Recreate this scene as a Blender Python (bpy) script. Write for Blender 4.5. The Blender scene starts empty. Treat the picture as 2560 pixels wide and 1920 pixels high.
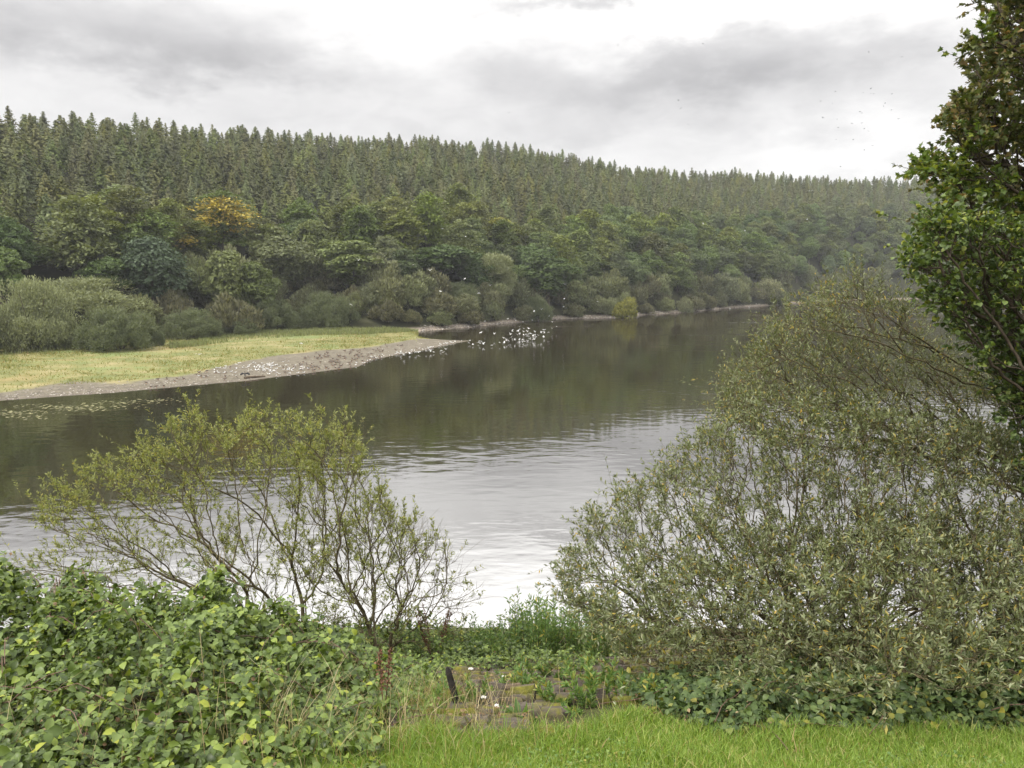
import bpy, math
import numpy as np
from mathutils import Vector

rad = math.radians
scene = bpy.context.scene
COL = scene.collection
RNG = np.random.default_rng(11)

# ------------------------------------------------------------------ camera
F = 1934.0                       # focal length in photo pixels (2560 wide)
PITCH = math.atan(270.0 / F)
CP, SP = math.cos(PITCH), math.sin(PITCH)
H = 13.0                         # eye height above the water

cam = bpy.data.cameras.new('camera')
cam.sensor_width = 36.0
cam.lens = F / 2560.0 * 36.0
cam.clip_start = 0.1
cam.clip_end = 9000.0
cam_o = bpy.data.objects.new('camera', cam)
cam_o.location = (0, 0, H)
cam_o.rotation_euler = (math.pi / 2 - PITCH, 0, 0)
COL.objects.link(cam_o)
scene.camera = cam_o


def ts(u, v):
    """photo pixel -> (x / depth, height above the eye / depth)"""
    xp = (np.asarray(u, float) - 1280.0) / F
    yp = (960.0 - np.asarray(v, float)) / F
    f = CP + yp * SP
    return xp / f, (yp * CP - SP) / f


def at_z(u, v, z=0.0):
    t, s = ts(u, v)
    Y = (z - H) / s
    return np.array([t * Y, Y, z + 0 * Y])


def at_y(u, v, Y):
    t, s = ts(u, v)
    return np.stack([t * Y, Y + 0 * t, H + s * Y], -1)


# ------------------------------------------------------------------ node helper
class NT:
    def __init__(self, tree):
        self.t = tree
        tree.nodes.clear()

    def n(self, typ, **kw):
        nd = self.t.nodes.new(typ)
        for k, v in kw.items():
            setattr(nd, k, v)
        return nd

    def put(self, sock, v):
        if isinstance(v, bpy.types.NodeSocket):
            self.t.links.new(v, sock)
        elif v is not None:
            sock.default_value = v

    def m(self, op, a, b=None, c=None, clamp=False):
        nd = self.n('ShaderNodeMath', operation=op, use_clamp=clamp)
        self.put(nd.inputs[0], a)
        if b is not None:
            self.put(nd.inputs[1], b)
        if c is not None:
            self.put(nd.inputs[2], c)
        return nd.outputs[0]

    def mix(self, f, a, b, typ='MIX'):
        nd = self.n('ShaderNodeMix', data_type='RGBA', blend_type=typ)
        self.put(nd.inputs[0], f)
        self.put(nd.inputs[6], a if not isinstance(a, tuple) else (*a, 1)[:4])
        self.put(nd.inputs[7], b if not isinstance(b, tuple) else (*b, 1)[:4])
        return nd.outputs[2]

    def ramp(self, f, stops, interp='LINEAR'):
        nd = self.n('ShaderNodeValToRGB')
        cr = nd.color_ramp
        cr.interpolation = interp
        while len(cr.elements) < len(stops):
            cr.elements.new(0.5)
        for e, (p, c) in zip(cr.elements, stops):
            e.position = p
            e.color = (*c, 1) if len(c) == 3 else c
        self.put(nd.inputs[0], f)
        return nd.outputs[0]

    def noise(self, vec, scale, detail=4, rough=0.55, dist=0.0, out=0):
        nd = self.n('ShaderNodeTexNoise')
        if vec is not None:
            self.put(nd.inputs['Vector'], vec)
        nd.inputs['Scale'].default_value = scale
        nd.inputs['Detail'].default_value = detail
        nd.inputs['Roughness'].default_value = rough
        nd.inputs['Distortion'].default_value = dist
        return nd.outputs[out]

    def mapping(self, vec, scale=(1, 1, 1), rot=(0, 0, 0), loc=(0, 0, 0)):
        nd = self.n('ShaderNodeMapping')
        self.put(nd.inputs[0], vec)
        nd.inputs['Scale'].default_value = scale
        nd.inputs['Rotation'].default_value = rot
        nd.inputs['Location'].default_value = loc
        return nd.outputs[0]

    def bump(self, height, strength, distance):
        nd = self.n('ShaderNodeBump')
        nd.inputs['Strength'].default_value = strength
        nd.inputs['Distance'].default_value = distance
        self.put(nd.inputs['Height'], height)
        return nd.outputs[0]


# ------------------------------------------------------------------ sky and sun
SUN_EL, SUN_AZ = rad(50), rad(-118)
CLOUD_GAIN = 1.0
world = bpy.data.worlds.new('World')
scene.world = world
world.use_nodes = True
W = NT(world.node_tree)
tc = W.n('ShaderNodeTexCoord')
sep = W.n('ShaderNodeSeparateXYZ')
W.put(sep.inputs[0], tc.outputs['Generated'])
az = W.m('ARCTAN2', sep.outputs[0], sep.outputs[1])
el = W.m('ARCSINE', sep.outputs[2])
cmb = W.n('ShaderNodeCombineXYZ')
W.put(cmb.inputs[0], W.m('MULTIPLY', az, 2.2))
W.put(cmb.inputs[1], W.m('MULTIPLY', el, 4.6))
n1 = W.noise(cmb.outputs[0], 1.6, 7, 0.52, 0.25)
n2 = W.noise(cmb.outputs[0], 5.0, 6, 0.55, 0.4)
wz = W.m('MULTIPLY', W.m('SUBTRACT', W.noise(cmb.outputs[0], 3.2, 6, 0.6), 0.5), 0.30)
wn = W.n('ShaderNodeTexNoise')
W.put(wn.inputs['Vector'], W.mapping(cmb.outputs[0], loc=(7.3, 2.1, 4.0)))
wn.inputs['Scale'].default_value = 3.6
wn.inputs['Detail'].default_value = 6
wn.inputs['Roughness'].default_value = 0.6
we = W.m('MULTIPLY', W.m('SUBTRACT', wn.outputs[0], 0.5), 0.13)
elp = W.m('MAXIMUM', el, 0.0)
hi = W.n('ShaderNodeMapRange', interpolation_type='SMOOTHSTEP')
W.put(hi.inputs[0], elp)
hi.inputs[1].default_value = rad(17)
hi.inputs[2].default_value = rad(25)
hi.inputs[3].default_value = 0.0
hi.inputs[4].default_value = 1.6
h2 = W.n('ShaderNodeMapRange', interpolation_type='SMOOTHSTEP')
W.put(h2.inputs[0], elp)
h2.inputs[1].default_value = rad(12.5)
h2.inputs[2].default_value = rad(18.5)
h2.inputs[3].default_value = 0.0
h2.inputs[4].default_value = 0.3
val = W.m('ADD', W.m('ADD', 0.87, hi.outputs[0]), h2.outputs[0])
val = W.m('ADD', val, W.m('MULTIPLY', W.m('SUBTRACT', n1, 0.5), 0.28))
val = W.m('ADD', val, W.m('MULTIPLY', W.m('SUBTRACT', n2, 0.5), 0.3))
for (u, v, du, dv, wgt) in [
        (330, 50, 450, 110, -0.33), (640, 160, 260, 50, -0.12), (60, 60, 200, 120, -0.06),
        (980, 85, 150, 75, 0.2), (300, 215, 330, 30, 0.10), (1000, 240, 180, 40, 0.06),
        (1560, 225, 330, 70, -0.22), (1820, 165, 190, 50, -0.2), (1250, 160, 160, 40, -0.08),
        (1460, 0, 260, 30, -0.45), (1800, 70, 330, 32, 0.22), (2250, 130, 170, 65, -0.25),
        (2150, 385, 330, 55, 0.22), (2300, 40, 220, 60, 0.1), (1330, 330, 380, 26, -0.08)]:
    t0, s0 = ts(u, v)
    a0, e0 = math.atan(t0), math.atan(s0 / math.sqrt(1 + t0 * t0))
    qa = W.m('POWER', W.m('DIVIDE', W.m('SUBTRACT', W.m('ADD', az, wz), a0), du / F), 2.0)
    qe = W.m('POWER', W.m('DIVIDE', W.m('SUBTRACT', W.m('ADD', el, we), e0), dv / F), 2.0)
    g = W.m('EXPONENT', W.m('MULTIPLY', W.m('ADD', qa, qe), -1.0))
    val = W.m('ADD', val, W.m('MULTIPLY', g, wgt))
val = W.m('MULTIPLY', W.m('MAXIMUM', val, 0.3), 10.0 * CLOUD_GAIN)
tint = W.ramp(W.m('DIVIDE', val, 12.0), [(0.4, (1.0, 0.98, 0.99)), (0.9, (1.0, 0.985, 0.97))])
cloud = W.n('ShaderNodeVectorMath', operation='SCALE')
W.put(cloud.inputs[0], tint)
W.put(cloud.inputs['Scale'], val)
skyt = W.n('ShaderNodeTexSky', sky_type='NISHITA')
skyt.sun_disc = False
skyt.sun_elevation = SUN_EL
skyt.sun_rotation = SUN_AZ
skyt.altitude = 150
cov = W.mix(0.95, skyt.outputs[0], cloud.outputs[0])
bg = W.n('ShaderNodeBackground')
W.put(bg.inputs[0], cov)
bg.inputs[1].default_value = 0.1
wo = W.n('ShaderNodeOutputWorld')
W.put(wo.inputs[0], bg.outputs[0])

sun = bpy.data.lights.new('sun', 'SUN')
sun.energy = 4.0
sun.angle = rad(11)
sun.color = (1.0, 0.95, 0.87)
sun_o = bpy.data.objects.new('sun', sun)
sd = Vector((math.sin(SUN_AZ) * math.cos(SUN_EL), math.cos(SUN_AZ) * math.cos(SUN_EL), math.sin(SUN_EL)))
sun_o.rotation_euler = sd.to_track_quat('Z', 'Y').to_euler()
sun_o.location = sd * 60
COL.objects.link(sun_o)

scene.view_settings.view_transform = 'Standard'
scene.view_settings.look = 'None'
scene.view_settings.exposure = 0.0
scene.view_settings.gamma = 1.0
scene.render.engine = 'CYCLES'
cy = scene.cycles
cy.max_bounces = 6
cy.diffuse_bounces = 3
cy.glossy_bounces = 3
cy.transmission_bounces = 3
cy.transparent_max_bounces = 4
cy.volume_bounces = 0
cy.use_denoising = True
cy.use_adaptive_sampling = True
cy.adaptive_threshold = 0.02
cy.sample_clamp_indirect = 4.0
cy.caustics_reflective = False
cy.caustics_refractive = False


# ------------------------------------------------------------------ mesh helpers
def mk(name, parts, mats, parent=None, smooth=False, attr=None):
    """parts: [(V (n,3), F (m,k), material index)] -> one mesh object"""
    vs, li, lt, mi, off = [], [], [], [], 0
    for V, Fc, k in parts:
        V = np.asarray(V, float).reshape(-1, 3)
        Fc = np.asarray(Fc, int)
        vs.append(V)
        li.append((Fc + off).ravel())
        lt.append(np.full(len(Fc), Fc.shape[1]))
        mi.append(np.broadcast_to(np.asarray(k), (len(Fc),)))
        off += len(V)
    vs, li, lt, mi = np.concatenate(vs), np.concatenate(li), np.concatenate(lt), np.concatenate(mi)
    me = bpy.data.meshes.new(name)
    me.vertices.add(len(vs))
    me.vertices.foreach_set('co', vs.astype(np.float32).ravel())
    me.loops.add(len(li))
    me.loops.foreach_set('vertex_index', li.astype(np.int32))
    me.polygons.add(len(lt))
    me.polygons.foreach_set('loop_start', np.concatenate([[0], np.cumsum(lt)[:-1]]).astype(np.int32))
    me.polygons.foreach_set('material_index', mi.astype(np.int32))
    me.polygons.foreach_set('use_smooth', np.full(len(lt), smooth))
    if attr is not None:
        a = me.attributes.new(attr[0], 'FLOAT', 'POINT')
        a.data.foreach_set('value', np.asarray(attr[1], np.float32).ravel())
    me.update(calc_edges=True)
    me.validate()
    for m_ in (mats if isinstance(mats, (list, tuple)) else [mats]):
        me.materials.append(m_)
    o = bpy.data.objects.new(name, me)
    COL.objects.link(o)
    if parent is not None:
        o.parent = parent
    return o


def tag(o, label=None, cat=None, group=None, kind=None):
    for k, v in (('label', label), ('category', cat), ('group', group), ('kind', kind)):
        if v:
            o[k] = v
    return o


def empty(name, loc=(0, 0, 0), label=None, cat=None, group=None):
    o = bpy.data.objects.new(name, None)
    o.location = loc
    o.empty_display_size = 0.2
    COL.objects.link(o)
    return tag(o, label, cat, group)


def copy_tree(o, loc, rz=0.0, sc=(1, 1, 1), label=None, group=None, rot=None):
    c = o.copy()
    COL.objects.link(c)
    c.location = loc
    c.rotation_euler = rot if rot is not None else (0, 0, rz)
    c.scale = sc
    if label:
        c['label'] = label
    if group:
        c['group'] = group
    for ch in o.children:
        d = ch.copy()
        COL.objects.link(d)
        d.parent = c
    return c


def drop(o):
    for ch in list(o.children):
        bpy.data.objects.remove(ch)
    bpy.data.objects.remove(o)


def unit(a):
    return a / np.maximum(np.linalg.norm(a, axis=-1, keepdims=True), 1e-9)


def rdir(n, rng=RNG):
    return unit(rng.normal(size=(n, 3)))


def frames(along, normal):
    """(n,3,3): rows side, along, normal"""
    y = unit(along)
    z = unit(normal - (normal * y).sum(-1, keepdims=True) * y)
    x = np.cross(y, z)
    return np.stack([x, y, z], 1)


def scatter(tv, tf, P, B, S):
    tv = np.asarray(tv, float)
    tf = np.asarray(tf, int)
    S = np.asarray(S, float)
    if S.ndim == 1:
        S = S[:, None].repeat(3, 1)
    L = tv[None] * S[:, None, :]
    V = P[:, None, :] + np.einsum('nkc,ncd->nkd', L, B)
    n, k = len(P), len(tv)
    Fc = tf[None] + (np.arange(n) * k)[:, None, None]
    return V.reshape(-1, 3), Fc.reshape(-1, tf.shape[1])


def grid_faces(nr, nc):
    i = np.arange(nr - 1)[:, None] * nc + np.arange(nc - 1)[None]
    i = i.ravel()
    return np.stack([i, i + 1, i + nc + 1, i + nc], 1)


def vnoise(x, y, seed=0, s=1.0):
    """cheap smooth pseudo noise in -1..1"""
    r = np.random.default_rng(seed)
    o = 0
    for k in range(5):
        a, b, p = r.normal(size=3)
        q = (1.0 + 0.55 * k) / s
        o = o + np.sin((a * x + b * y) * q + p * 6.0) / (1 + 0.45 * k)
    return o / 2.2


def tube(P, Rr, n=6, cap=True):
    """tapered tube along a polyline"""
    P = np.asarray(P, float)
    Rr = np.asarray(Rr, float)
    T = np.gradient(P, axis=0)
    T = unit(T)
    ref = np.array([0.31, 0.17, 0.93])
    X = unit(np.cross(T, ref))
    Yv = np.cross(T, X)
    a = np.linspace(0, 2 * np.pi, n, endpoint=False)
    V = P[:, None] + Rr[:, None, None] * (np.cos(a)[None, :, None] * X[:, None] + np.sin(a)[None, :, None] * Yv[:, None])
    m_ = len(P)
    i = np.arange(m_ - 1)[:, None] * n
    j = np.arange(n)[None]
    Fq = np.stack([i + j, i + (j + 1) % n, i + n + (j + 1) % n, i + n + j], -1).reshape(-1, 4)
    V = V.reshape(-1, 3)
    return V, Fq


def edge_tubes(A, B, ra, rb, n=4):
    """one tapered prism per edge, all in one array"""
    T = unit(B - A)
    ref = np.array([0.31, 0.17, 0.93])
    X = unit(np.cross(T, ref))
    Yv = np.cross(T, X)
    a = np.linspace(0, 2 * np.pi, n, endpoint=False)
    ring = np.cos(a)[None, :, None] * X[:, None] + np.sin(a)[None, :, None] * Yv[:, None]
    V = np.concatenate([A[:, None] + ra[:, None, None] * ring, B[:, None] + rb[:, None, None] * ring], 1)
    j = np.arange(n)
    f = np.stack([j, (j + 1) % n, n + (j + 1) % n, n + j], 1)
    Fq = f[None] + (np.arange(len(A)) * 2 * n)[:, None, None]
    return V.reshape(-1, 3), Fq.reshape(-1, 4)


def in_poly(u, v, poly):
    p = np.asarray(poly, float)
    inside = np.zeros(len(u), bool)
    x0, y0 = p[-1]
    for x1, y1 in p:
        c = (y1 > v) != (y0 > v)
        xs = (x0 - x1) * (v - y1) / (y0 - y1 + 1e-12) + x1
        inside ^= c & (u < xs)
        x0, y0 = x1, y1
    return inside


def sample_poly(poly, n, rng=RNG):
    p = np.asarray(poly, float)
    lo, hi_ = p.min(0), p.max(0)
    out = np.zeros((0, 2))
    while len(out) < n:
        q = rng.uniform(lo, hi_, size=(n * 2, 2))
        out = np.concatenate([out, q[in_poly(q[:, 0], q[:, 1], p)]])
    return out[:n]


# ------------------------------------------------------------------ materials
def new_mat(name):
    m_ = bpy.data.materials.new(name)
    m_.use_nodes = True
    return m_, NT(m_.node_tree)


def principled(N, col, rough=0.6, spec=0.4, normal=None):
    b = N.n('ShaderNodeBsdfPrincipled')
    N.put(b.inputs['Base Color'], (*col, 1) if isinstance(col, tuple) and len(col) == 3 else col)
    N.put(b.inputs['Roughness'], rough)
    N.put(b.inputs['Specular IOR Level'], spec)
    if normal is not None:
        N.put(b.inputs['Normal'], normal)
    return b.outputs[0]


def finish(N, shader, vol=None):
    o = N.n('ShaderNodeOutputMaterial')
    if shader is not None:
        N.put(o.inputs[0], shader)
    if vol is not None:
        N.put(o.inputs[1], vol)


def leaf_mat(name, stops, rough=0.5, transl=0.3, spec=0.4, objvar=0.0, tcol=(1.5, 1.45, 0.7), attr=None):
    """stops over the random value of each leaf; objvar: how far the whole plant's tone varies"""
    m_, N = new_mat(name)
    ge = N.n('ShaderNodeNewGeometry')
    f = ge.outputs['Random Per Island']
    col = N.ramp(f, stops)
    if objvar:
        if attr:
            oi = N.n('ShaderNodeAttribute', attribute_name=attr)
            r = oi.outputs['Fac']
        else:
            oi = N.n('ShaderNodeObjectInfo')
            r = oi.outputs['Random']
        hs = N.n('ShaderNodeHueSaturation')
        N.put(hs.inputs['Hue'], N.m('ADD', 0.5 - 0.035 * objvar, N.m('MULTIPLY', r, 0.06 * objvar)))
        r2 = N.m('FRACT', N.m('MULTIPLY', r, 17.31))
        N.put(hs.inputs['Value'], N.m('ADD', 1.0 - 0.35 * objvar, N.m('MULTIPLY', r2, 0.75 * objvar)))
        r3 = N.m('FRACT', N.m('MULTIPLY', r, 41.7))
        N.put(hs.inputs['Saturation'], N.m('ADD', 1.0 - 0.25 * objvar, N.m('MULTIPLY', r3, 0.4 * objvar)))
        N.put(hs.inputs['Color'], col)
        col = hs.outputs[0]
    b = principled(N, col, rough, spec)
    tr = N.n('ShaderNodeBsdfTranslucent')
    N.put(tr.inputs[0], N.mix(1.0, col, (*tcol, 1), 'MULTIPLY'))
    mx = N.n('ShaderNodeMixShader')
    mx.inputs[0].default_value = transl
    N.put(mx.inputs[1], b)
    N.put(mx.inputs[2], tr.outputs[0])
    finish(N, mx.outputs[0])
    return m_


def bark_mat(name, c1, c2, scale=12.0):
    m_, N = new_mat(name)
    t_ = N.n('ShaderNodeTexCoord')
    f = N.noise(t_.outputs['Object'], scale, 6, 0.65)
    col = N.ramp(f, [(0.3, c1), (0.7, c2)])
    finish(N, principled(N, col, 0.85, 0.2, N.bump(f, 0.5, 0.02)))
    return m_


def plain_mat(name, col, rough=0.6, spec=0.3, var=0.15, scale=20.0):
    m_, N = new_mat(name)
    t_ = N.n('ShaderNodeTexCoord')
    f = N.noise(t_.outputs['Object'], scale, 3)
    d = tuple(c * (1 - var) for c in col)
    e = tuple(min(1, c * (1 + var)) for c in col)
    finish(N, principled(N, N.ramp(f, [(0.3, d), (0.7, e)]), rough, spec))
    return m_


M_BARK = bark_mat('grey_bark', (0.045, 0.035, 0.025), (0.14, 0.12, 0.09))
M_TWIG = bark_mat('willow_twig_bark', (0.05, 0.04, 0.022), (0.15, 0.125, 0.07), 20)
M_DARKTWIG = bark_mat('dark_twig_bark', (0.03, 0.022, 0.016), (0.09, 0.07, 0.05), 20)

# ------------------------------------------------------------------ the lie of the land
def curve(pts):
    """list of (u, v, z) pixels on ground of height z -> depth as a function of t = x / depth"""
    p = np.array([at_z(u, v, z) for u, v, z in pts])
    t = p[:, 0] / p[:, 1]
    o = np.argsort(t)
    t, Y = t[o], p[o, 1]
    return lambda q: np.interp(q, t, Y)


TU = lambda u: float(ts(u, 750)[0])
SHORE = curve([(-900, 925, 1), (-500, 905, 1), (0, 876, 1), (400, 846, 1), (610, 829, 1), (814, 818, 1), (922, 825, .7),
               (1044, 829, 0), (1166, 820, 0), (1288, 807, 0), (1410, 797, 0), (1545, 795, 0), (1614, 787, 0),
               (1695, 783, 0), (1745, 778, 0), (1823, 771, 0), (1904, 766, 0), (1973, 759, 0), (2087, 753, 0),
               (2300, 747, 0), (2560, 744, 0), (3300, 738, 0)])
_ru = np.array([-900, -500, 0, 400, 1000, 1700, 2300, 3300])
_rt = ts(_ru, 400)[0]
RIDGE = lambda q: np.interp(q, _rt, [185, 195, 212, 250, 336, 450, 560, 640])
_sk = [(-900, 262), (-500, 268), (0, 283), (200, 283), (400, 298), (600, 318), (800, 335), (1000, 341), (1200, 356), (1350, 376),
       (1450, 399), (1600, 419), (1750, 430), (1950, 437), (2200, 440), (2560, 450), (3300, 480)]
_st, _ss = ts([a for a, b in _sk], [b for a, b in _sk])
SKY_S = lambda q: np.interp(q, _st, _ss)
RTOP = lambda q: H + SKY_S(q) * RIDGE(q) - 8.8          # ground at the ridge
ZB = lambda q: np.interp(q, [TU(880), TU(1044)], [1.0, 0.0])


def hill_z(x, Y):
    t = x / np.maximum(Y, 1)
    S, Rg, top, zb = SHORE(t), RIDGE(t), RTOP(t), ZB(t)
    q = (Y - S) / (Rg - S)
    f = np.where(q < 1, q * (1.28 - 0.28 * q), 1.0)
    z = zb + (top - zb) * np.clip(f, 0, 1) - np.clip(Y - Rg, 0, 300) * 0.05
    z = z + np.clip(q, 0, 1) * vnoise(x, Y, 3, 30.0) * 2.0
    beach = zb + 0.11 * (Y - S)
    z = np.where(Y > S, np.minimum(z, np.maximum(beach, z - 1.2)), z)
    return np.where(Y < S, np.maximum(zb - 0.16 * (S - Y), -4), z)


NEAR = curve([(-900, 1075, 0), (-500, 1045, 0), (0, 1002, 0), (285, 982, 0), (447, 967, 0), (610, 953, 0), (773, 933, 0), (895, 917, 0),
              (930, 900, 0), (1064, 875, 0), (1154, 855.5, 0), (1175, 852, 0)])
BACK = curve([(1044, 842, 0), (1064, 846, 0), (1100, 849, 0), (1154, 852.0, 0), (1175, 851, 0)])
GRASS = curve([(-900, 1035, .4), (-500, 1015, .4), (0, 978, .4), (122, 961, .4), (325, 949, .4), (488, 931, .4), (610, 907, .4), (732, 888, .4),
               (900, 873, .4), (960, 863, .4), (1050, 850, .4), (1064, 846, .4), (1175, 840, .4)])


def spit_z(x, Y):
    t = x / Y
    d = Y - NEAR(t)
    z = np.where(d < 0, 0.05 * d, np.minimum(0.035 * d, 0.28 + 0.018 * d))
    z = np.minimum(z, 1.05)
    tip = np.clip((t - TU(900)) / (TU(1044) - TU(900)), 0, 1)
    kb = np.where(t > TU(1044), BACK(t), SHORE(t) + 8 - 8 * tip)
    z = np.minimum(z, np.where(kb - Y > 0, 0.06 * (kb - Y), 0.1 * (kb - Y)) + 1.1 * (1 - tip))
    return z + 0.05 * vnoise(x, Y, 5, 3.0) * np.clip(d / 4, 0, 1)


def bank_z(x, y):
    z = np.interp(y, [-60, -6, -1, 0, 5.3, 6.5, 30, 40], [12.2, 11.9, 11.5, 11.3, 9.38, 9.03, -1.18, -4.0])
    return z + 0.04 * vnoise(x, y, 8, 1.2)


# ---- materials of the ground
def ground_mats():
    m1, N = new_mat('forest_floor')
    g = N.n('ShaderNodeNewGeometry')
    f = N.noise(g.outputs['Position'], 0.25, 5)
    sp = N.n('ShaderNodeSeparateXYZ')
    N.put(sp.inputs[0], g.outputs['Position'])
    col = N.ramp(f, [(0.35, (0.022, 0.024, 0.012)), (0.7, (0.05, 0.05, 0.022))])
    f2 = N.noise(g.outputs['Position'], 1.4, 6, 0.7)
    stone = N.ramp(f2, [(0.3, (0.15, 0.12, 0.09)), (0.7, (0.33, 0.28, 0.22))])
    k = N.m('SUBTRACT', 1.0, N.m('MULTIPLY', N.m('SUBTRACT', sp.outputs[2], 0.55), 2.5), clamp=True)
    finish(N, principled(N, N.mix(k, col, stone), 0.9, 0.15))

    m2, N = new_mat('meadow_and_mud')
    g = N.n('ShaderNodeNewGeometry')
    P = g.outputs['Position']
    at = N.n('ShaderNodeAttribute', attribute_name='grassy')
    f = N.noise(P, 0.22, 6, 0.62)
    f2 = N.noise(N.mapping(P, (0.35, 1, 1)), 0.16, 5, 0.6, 0.6)
    gr = N.ramp(f, [(0.32, (0.1, 0.12, 0.04)), (0.5, (0.155, 0.15, 0.05)), (0.66, (0.235, 0.2, 0.095))])
    gr = N.mix(N.ramp(f2, [(0.52, (0, 0, 0)), (0.68, (1, 1, 1))]), gr, (0.14, 0.175, 0.06))
    f3 = N.noise(P, 0.1, 4, 0.5, 0.3)
    gr = N.mix(N.ramp(f3, [(0.58, (0, 0, 0)), (0.72, (0.7, 0.7, 0.7))]), gr, (0.23, 0.16, 0.07))
    f4 = N.noise(P, 0.9, 6, 0.7)
    mud = N.ramp(f4, [(0.3, (0.075, 0.063, 0.045)), (0.55, (0.13, 0.113, 0.082)), (0.75, (0.205, 0.18, 0.135))])
    sp = N.n('ShaderNodeSeparateXYZ')
    N.put(sp.inputs[0], P)
    wet = N.m('SUBTRACT', 1.0, N.m('MULTIPLY', sp.outputs[2], 14.0), clamp=True)
    mud = N.mix(N.m('MULTIPLY', wet, 0.45), mud, (0.085, 0.07, 0.055))
    k = N.m('ADD', at.outputs['Fac'], N.m('MULTIPLY', N.m('SUBTRACT', f, 0.5), 1.1))
    k = N.ramp(k, [(0.3, (0, 0, 0)), (0.65, (1, 1, 1))])
    finish(N, principled(N, N.mix(k, mud, gr), 0.85, 0.2, N.bump(f4, 0.5, 0.1)))

    m3, N = new_mat('bank_soil')
    g = N.n('ShaderNodeNewGeometry')
    f = N.noise(g.outputs['Position'], 2.5, 7, 0.65)
    col = N.ramp(f, [(0.3, (0.03, 0.026, 0.014)), (0.5, (0.055, 0.06, 0.02)), (0.7, (0.1, 0.13, 0.03))])
    finish(N, principled(N, col, 0.9, 0.15, N.bump(f, 0.7, 0.06)))
    return m1, m2, m3


M_FLOOR, M_MEADOW, M_SOIL = ground_mats()

# ---- the wooded hill across the water
tt = np.concatenate([np.linspace(-2.6, -0.9, 18), np.linspace(-0.85, 0.85, 150), np.linspace(0.9, 2.6, 18)])
S, Rg = SHORE(tt), RIDGE(tt)
rows = []
for d in (-30, -8, -3, -1, 0, 1, 2, 3.5, 5, 7.5, 10, 14):
    rows.append(S + d)
for q in np.linspace(0.12, 1.0, 26):
    rows.append(np.maximum(S + (Rg - S) * q, S + 15 + q))
for d in (15, 40, 90, 200, 500, 1500, 4000):
    rows.append(Rg + d)
Yg = np.array(rows)
Xg = Yg * tt[None]
Zg = hill_z(Xg, Yg)
hill = mk('hillside', [(np.stack([Xg, Yg, Zg], -1), grid_faces(*Yg.shape), 0)], M_FLOOR, smooth=True)
tag(hill, kind='structure')

# ---- the low grassy spit with its mud shore
ts_ = np.linspace(TU(-900), TU(1172), 260)
w = np.linspace(0, 1, 110) ** 1.15
n0, k0 = NEAR(ts_) - 5, np.where(ts_ > TU(1044), BACK(ts_) + 3, SHORE(ts_) + 10)
Yg = n0[None] + (k0 - n0)[None] * w[:, None]
Xg = Yg * ts_[None]
Zg = spit_z(Xg, Yg)
gr_ = np.clip((Yg - GRASS(ts_)[None]) / 5.0 + 0.5 + 0.25 * vnoise(Xg, Yg, 4, 3.0), 0, 1)
spit = mk('grassy_ground', [(np.stack([Xg, Yg, Zg], -1), grid_faces(*Yg.shape), 0)], M_MEADOW, smooth=True, attr=('grassy', gr_))
tag(spit, kind='structure')

# ---- the near bank
xs = np.concatenate([[-600, -200, -90], np.linspace(-45, -9, 30), np.linspace(-8.7, 8.7, 90), np.linspace(9, 45, 30), [90, 200, 600]])
ys = np.concatenate([[-300, -100, -30, -10], np.linspace(-6, 4, 20), np.linspace(4.2, 14, 60), np.linspace(14.5, 34, 40)])
Xg, Yg = np.meshgrid(xs, ys)
bank = mk('bank_ground', [(np.stack([Xg, Yg, bank_z(Xg, Yg)], -1), grid_faces(*Xg.shape), 0)], M_SOIL, smooth=True)
tag(bank, kind='structure')

# ------------------------------------------------------------------ water
mw, N = new_mat('lake_water')
g = N.n('ShaderNodeNewGeometry')
P = g.outputs['Position']
w1 = N.noise(N.mapping(P, (0.55, 1.0, 1), (0, 0, rad(-14))), 0.9, 1.5, 0.45, 0.3)       # metre-long wavelets
w2 = N.noise(N.mapping(P, (0.5, 1.0, 1), (0, 0, rad(20))), 2.6, 3, 0.55)
w3 = N.noise(N.mapping(P, (0.35, 1.0, 1), (0, 0, rad(-8))), 0.05, 3, 0.5, 0.5)       # calm and ruffled patches
sp = N.n('ShaderNodeSeparateXYZ')
N.put(sp.inputs[0], P)
far = N.m('MULTIPLY', N.m('SUBTRACT', sp.outputs[1], 110.0), 1 / 130.0, clamp=True)
amp = N.ramp(w3, [(0.42, (0.35, 0.35, 0.35)), (0.62, (1, 1, 1))])
amp = N.m('MULTIPLY', amp, N.m('SUBTRACT', 1.0, N.m('MULTIPLY', far, 0.4)))
st = N.noise(N.mapping(P, (0.012, 0.09, 1), (0, 0, rad(9))), 1.0, 2, 0.5)            # long ruffled streaks far out
st = N.m('MULTIPLY', N.ramp(st, [(0.60, (0, 0, 0)), (0.66, (1, 1, 1))]), far)
amp = N.m('ADD', amp, N.m('MULTIPLY', st, 6.0))
hgt = N.m('MULTIPLY', N.m('ADD', N.m('MULTIPLY', w1, 0.03), N.m('MULTIPLY', w2, 0.006)), amp)
bmp = N.bump(hgt, 1.0, 1.0)
body = N.n('ShaderNodeBsdfDiffuse')
N.put(body.inputs[0], (0.02, 0.016, 0.008, 1))
gl = N.n('ShaderNodeBsdfGlossy')
N.put(gl.inputs['Color'], (1, 1, 1, 1))
gl.inputs['Roughness'].default_value = 0.03
N.put(gl.inputs['Normal'], bmp)
fr = N.n('ShaderNodeFresnel')
fr.inputs[0].default_value = 2.9
N.put(fr.inputs['Normal'], bmp)
mx = N.n('ShaderNodeMixShader')
N.put(mx.inputs[0], N.m('MINIMUM', N.m('MULTIPLY', fr.outputs[0], 1.6), 0.52))
N.put(mx.inputs[1], body.outputs[0])
N.put(mx.inputs[2], gl.outputs[0])
finish(N, mx.outputs[0])
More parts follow.
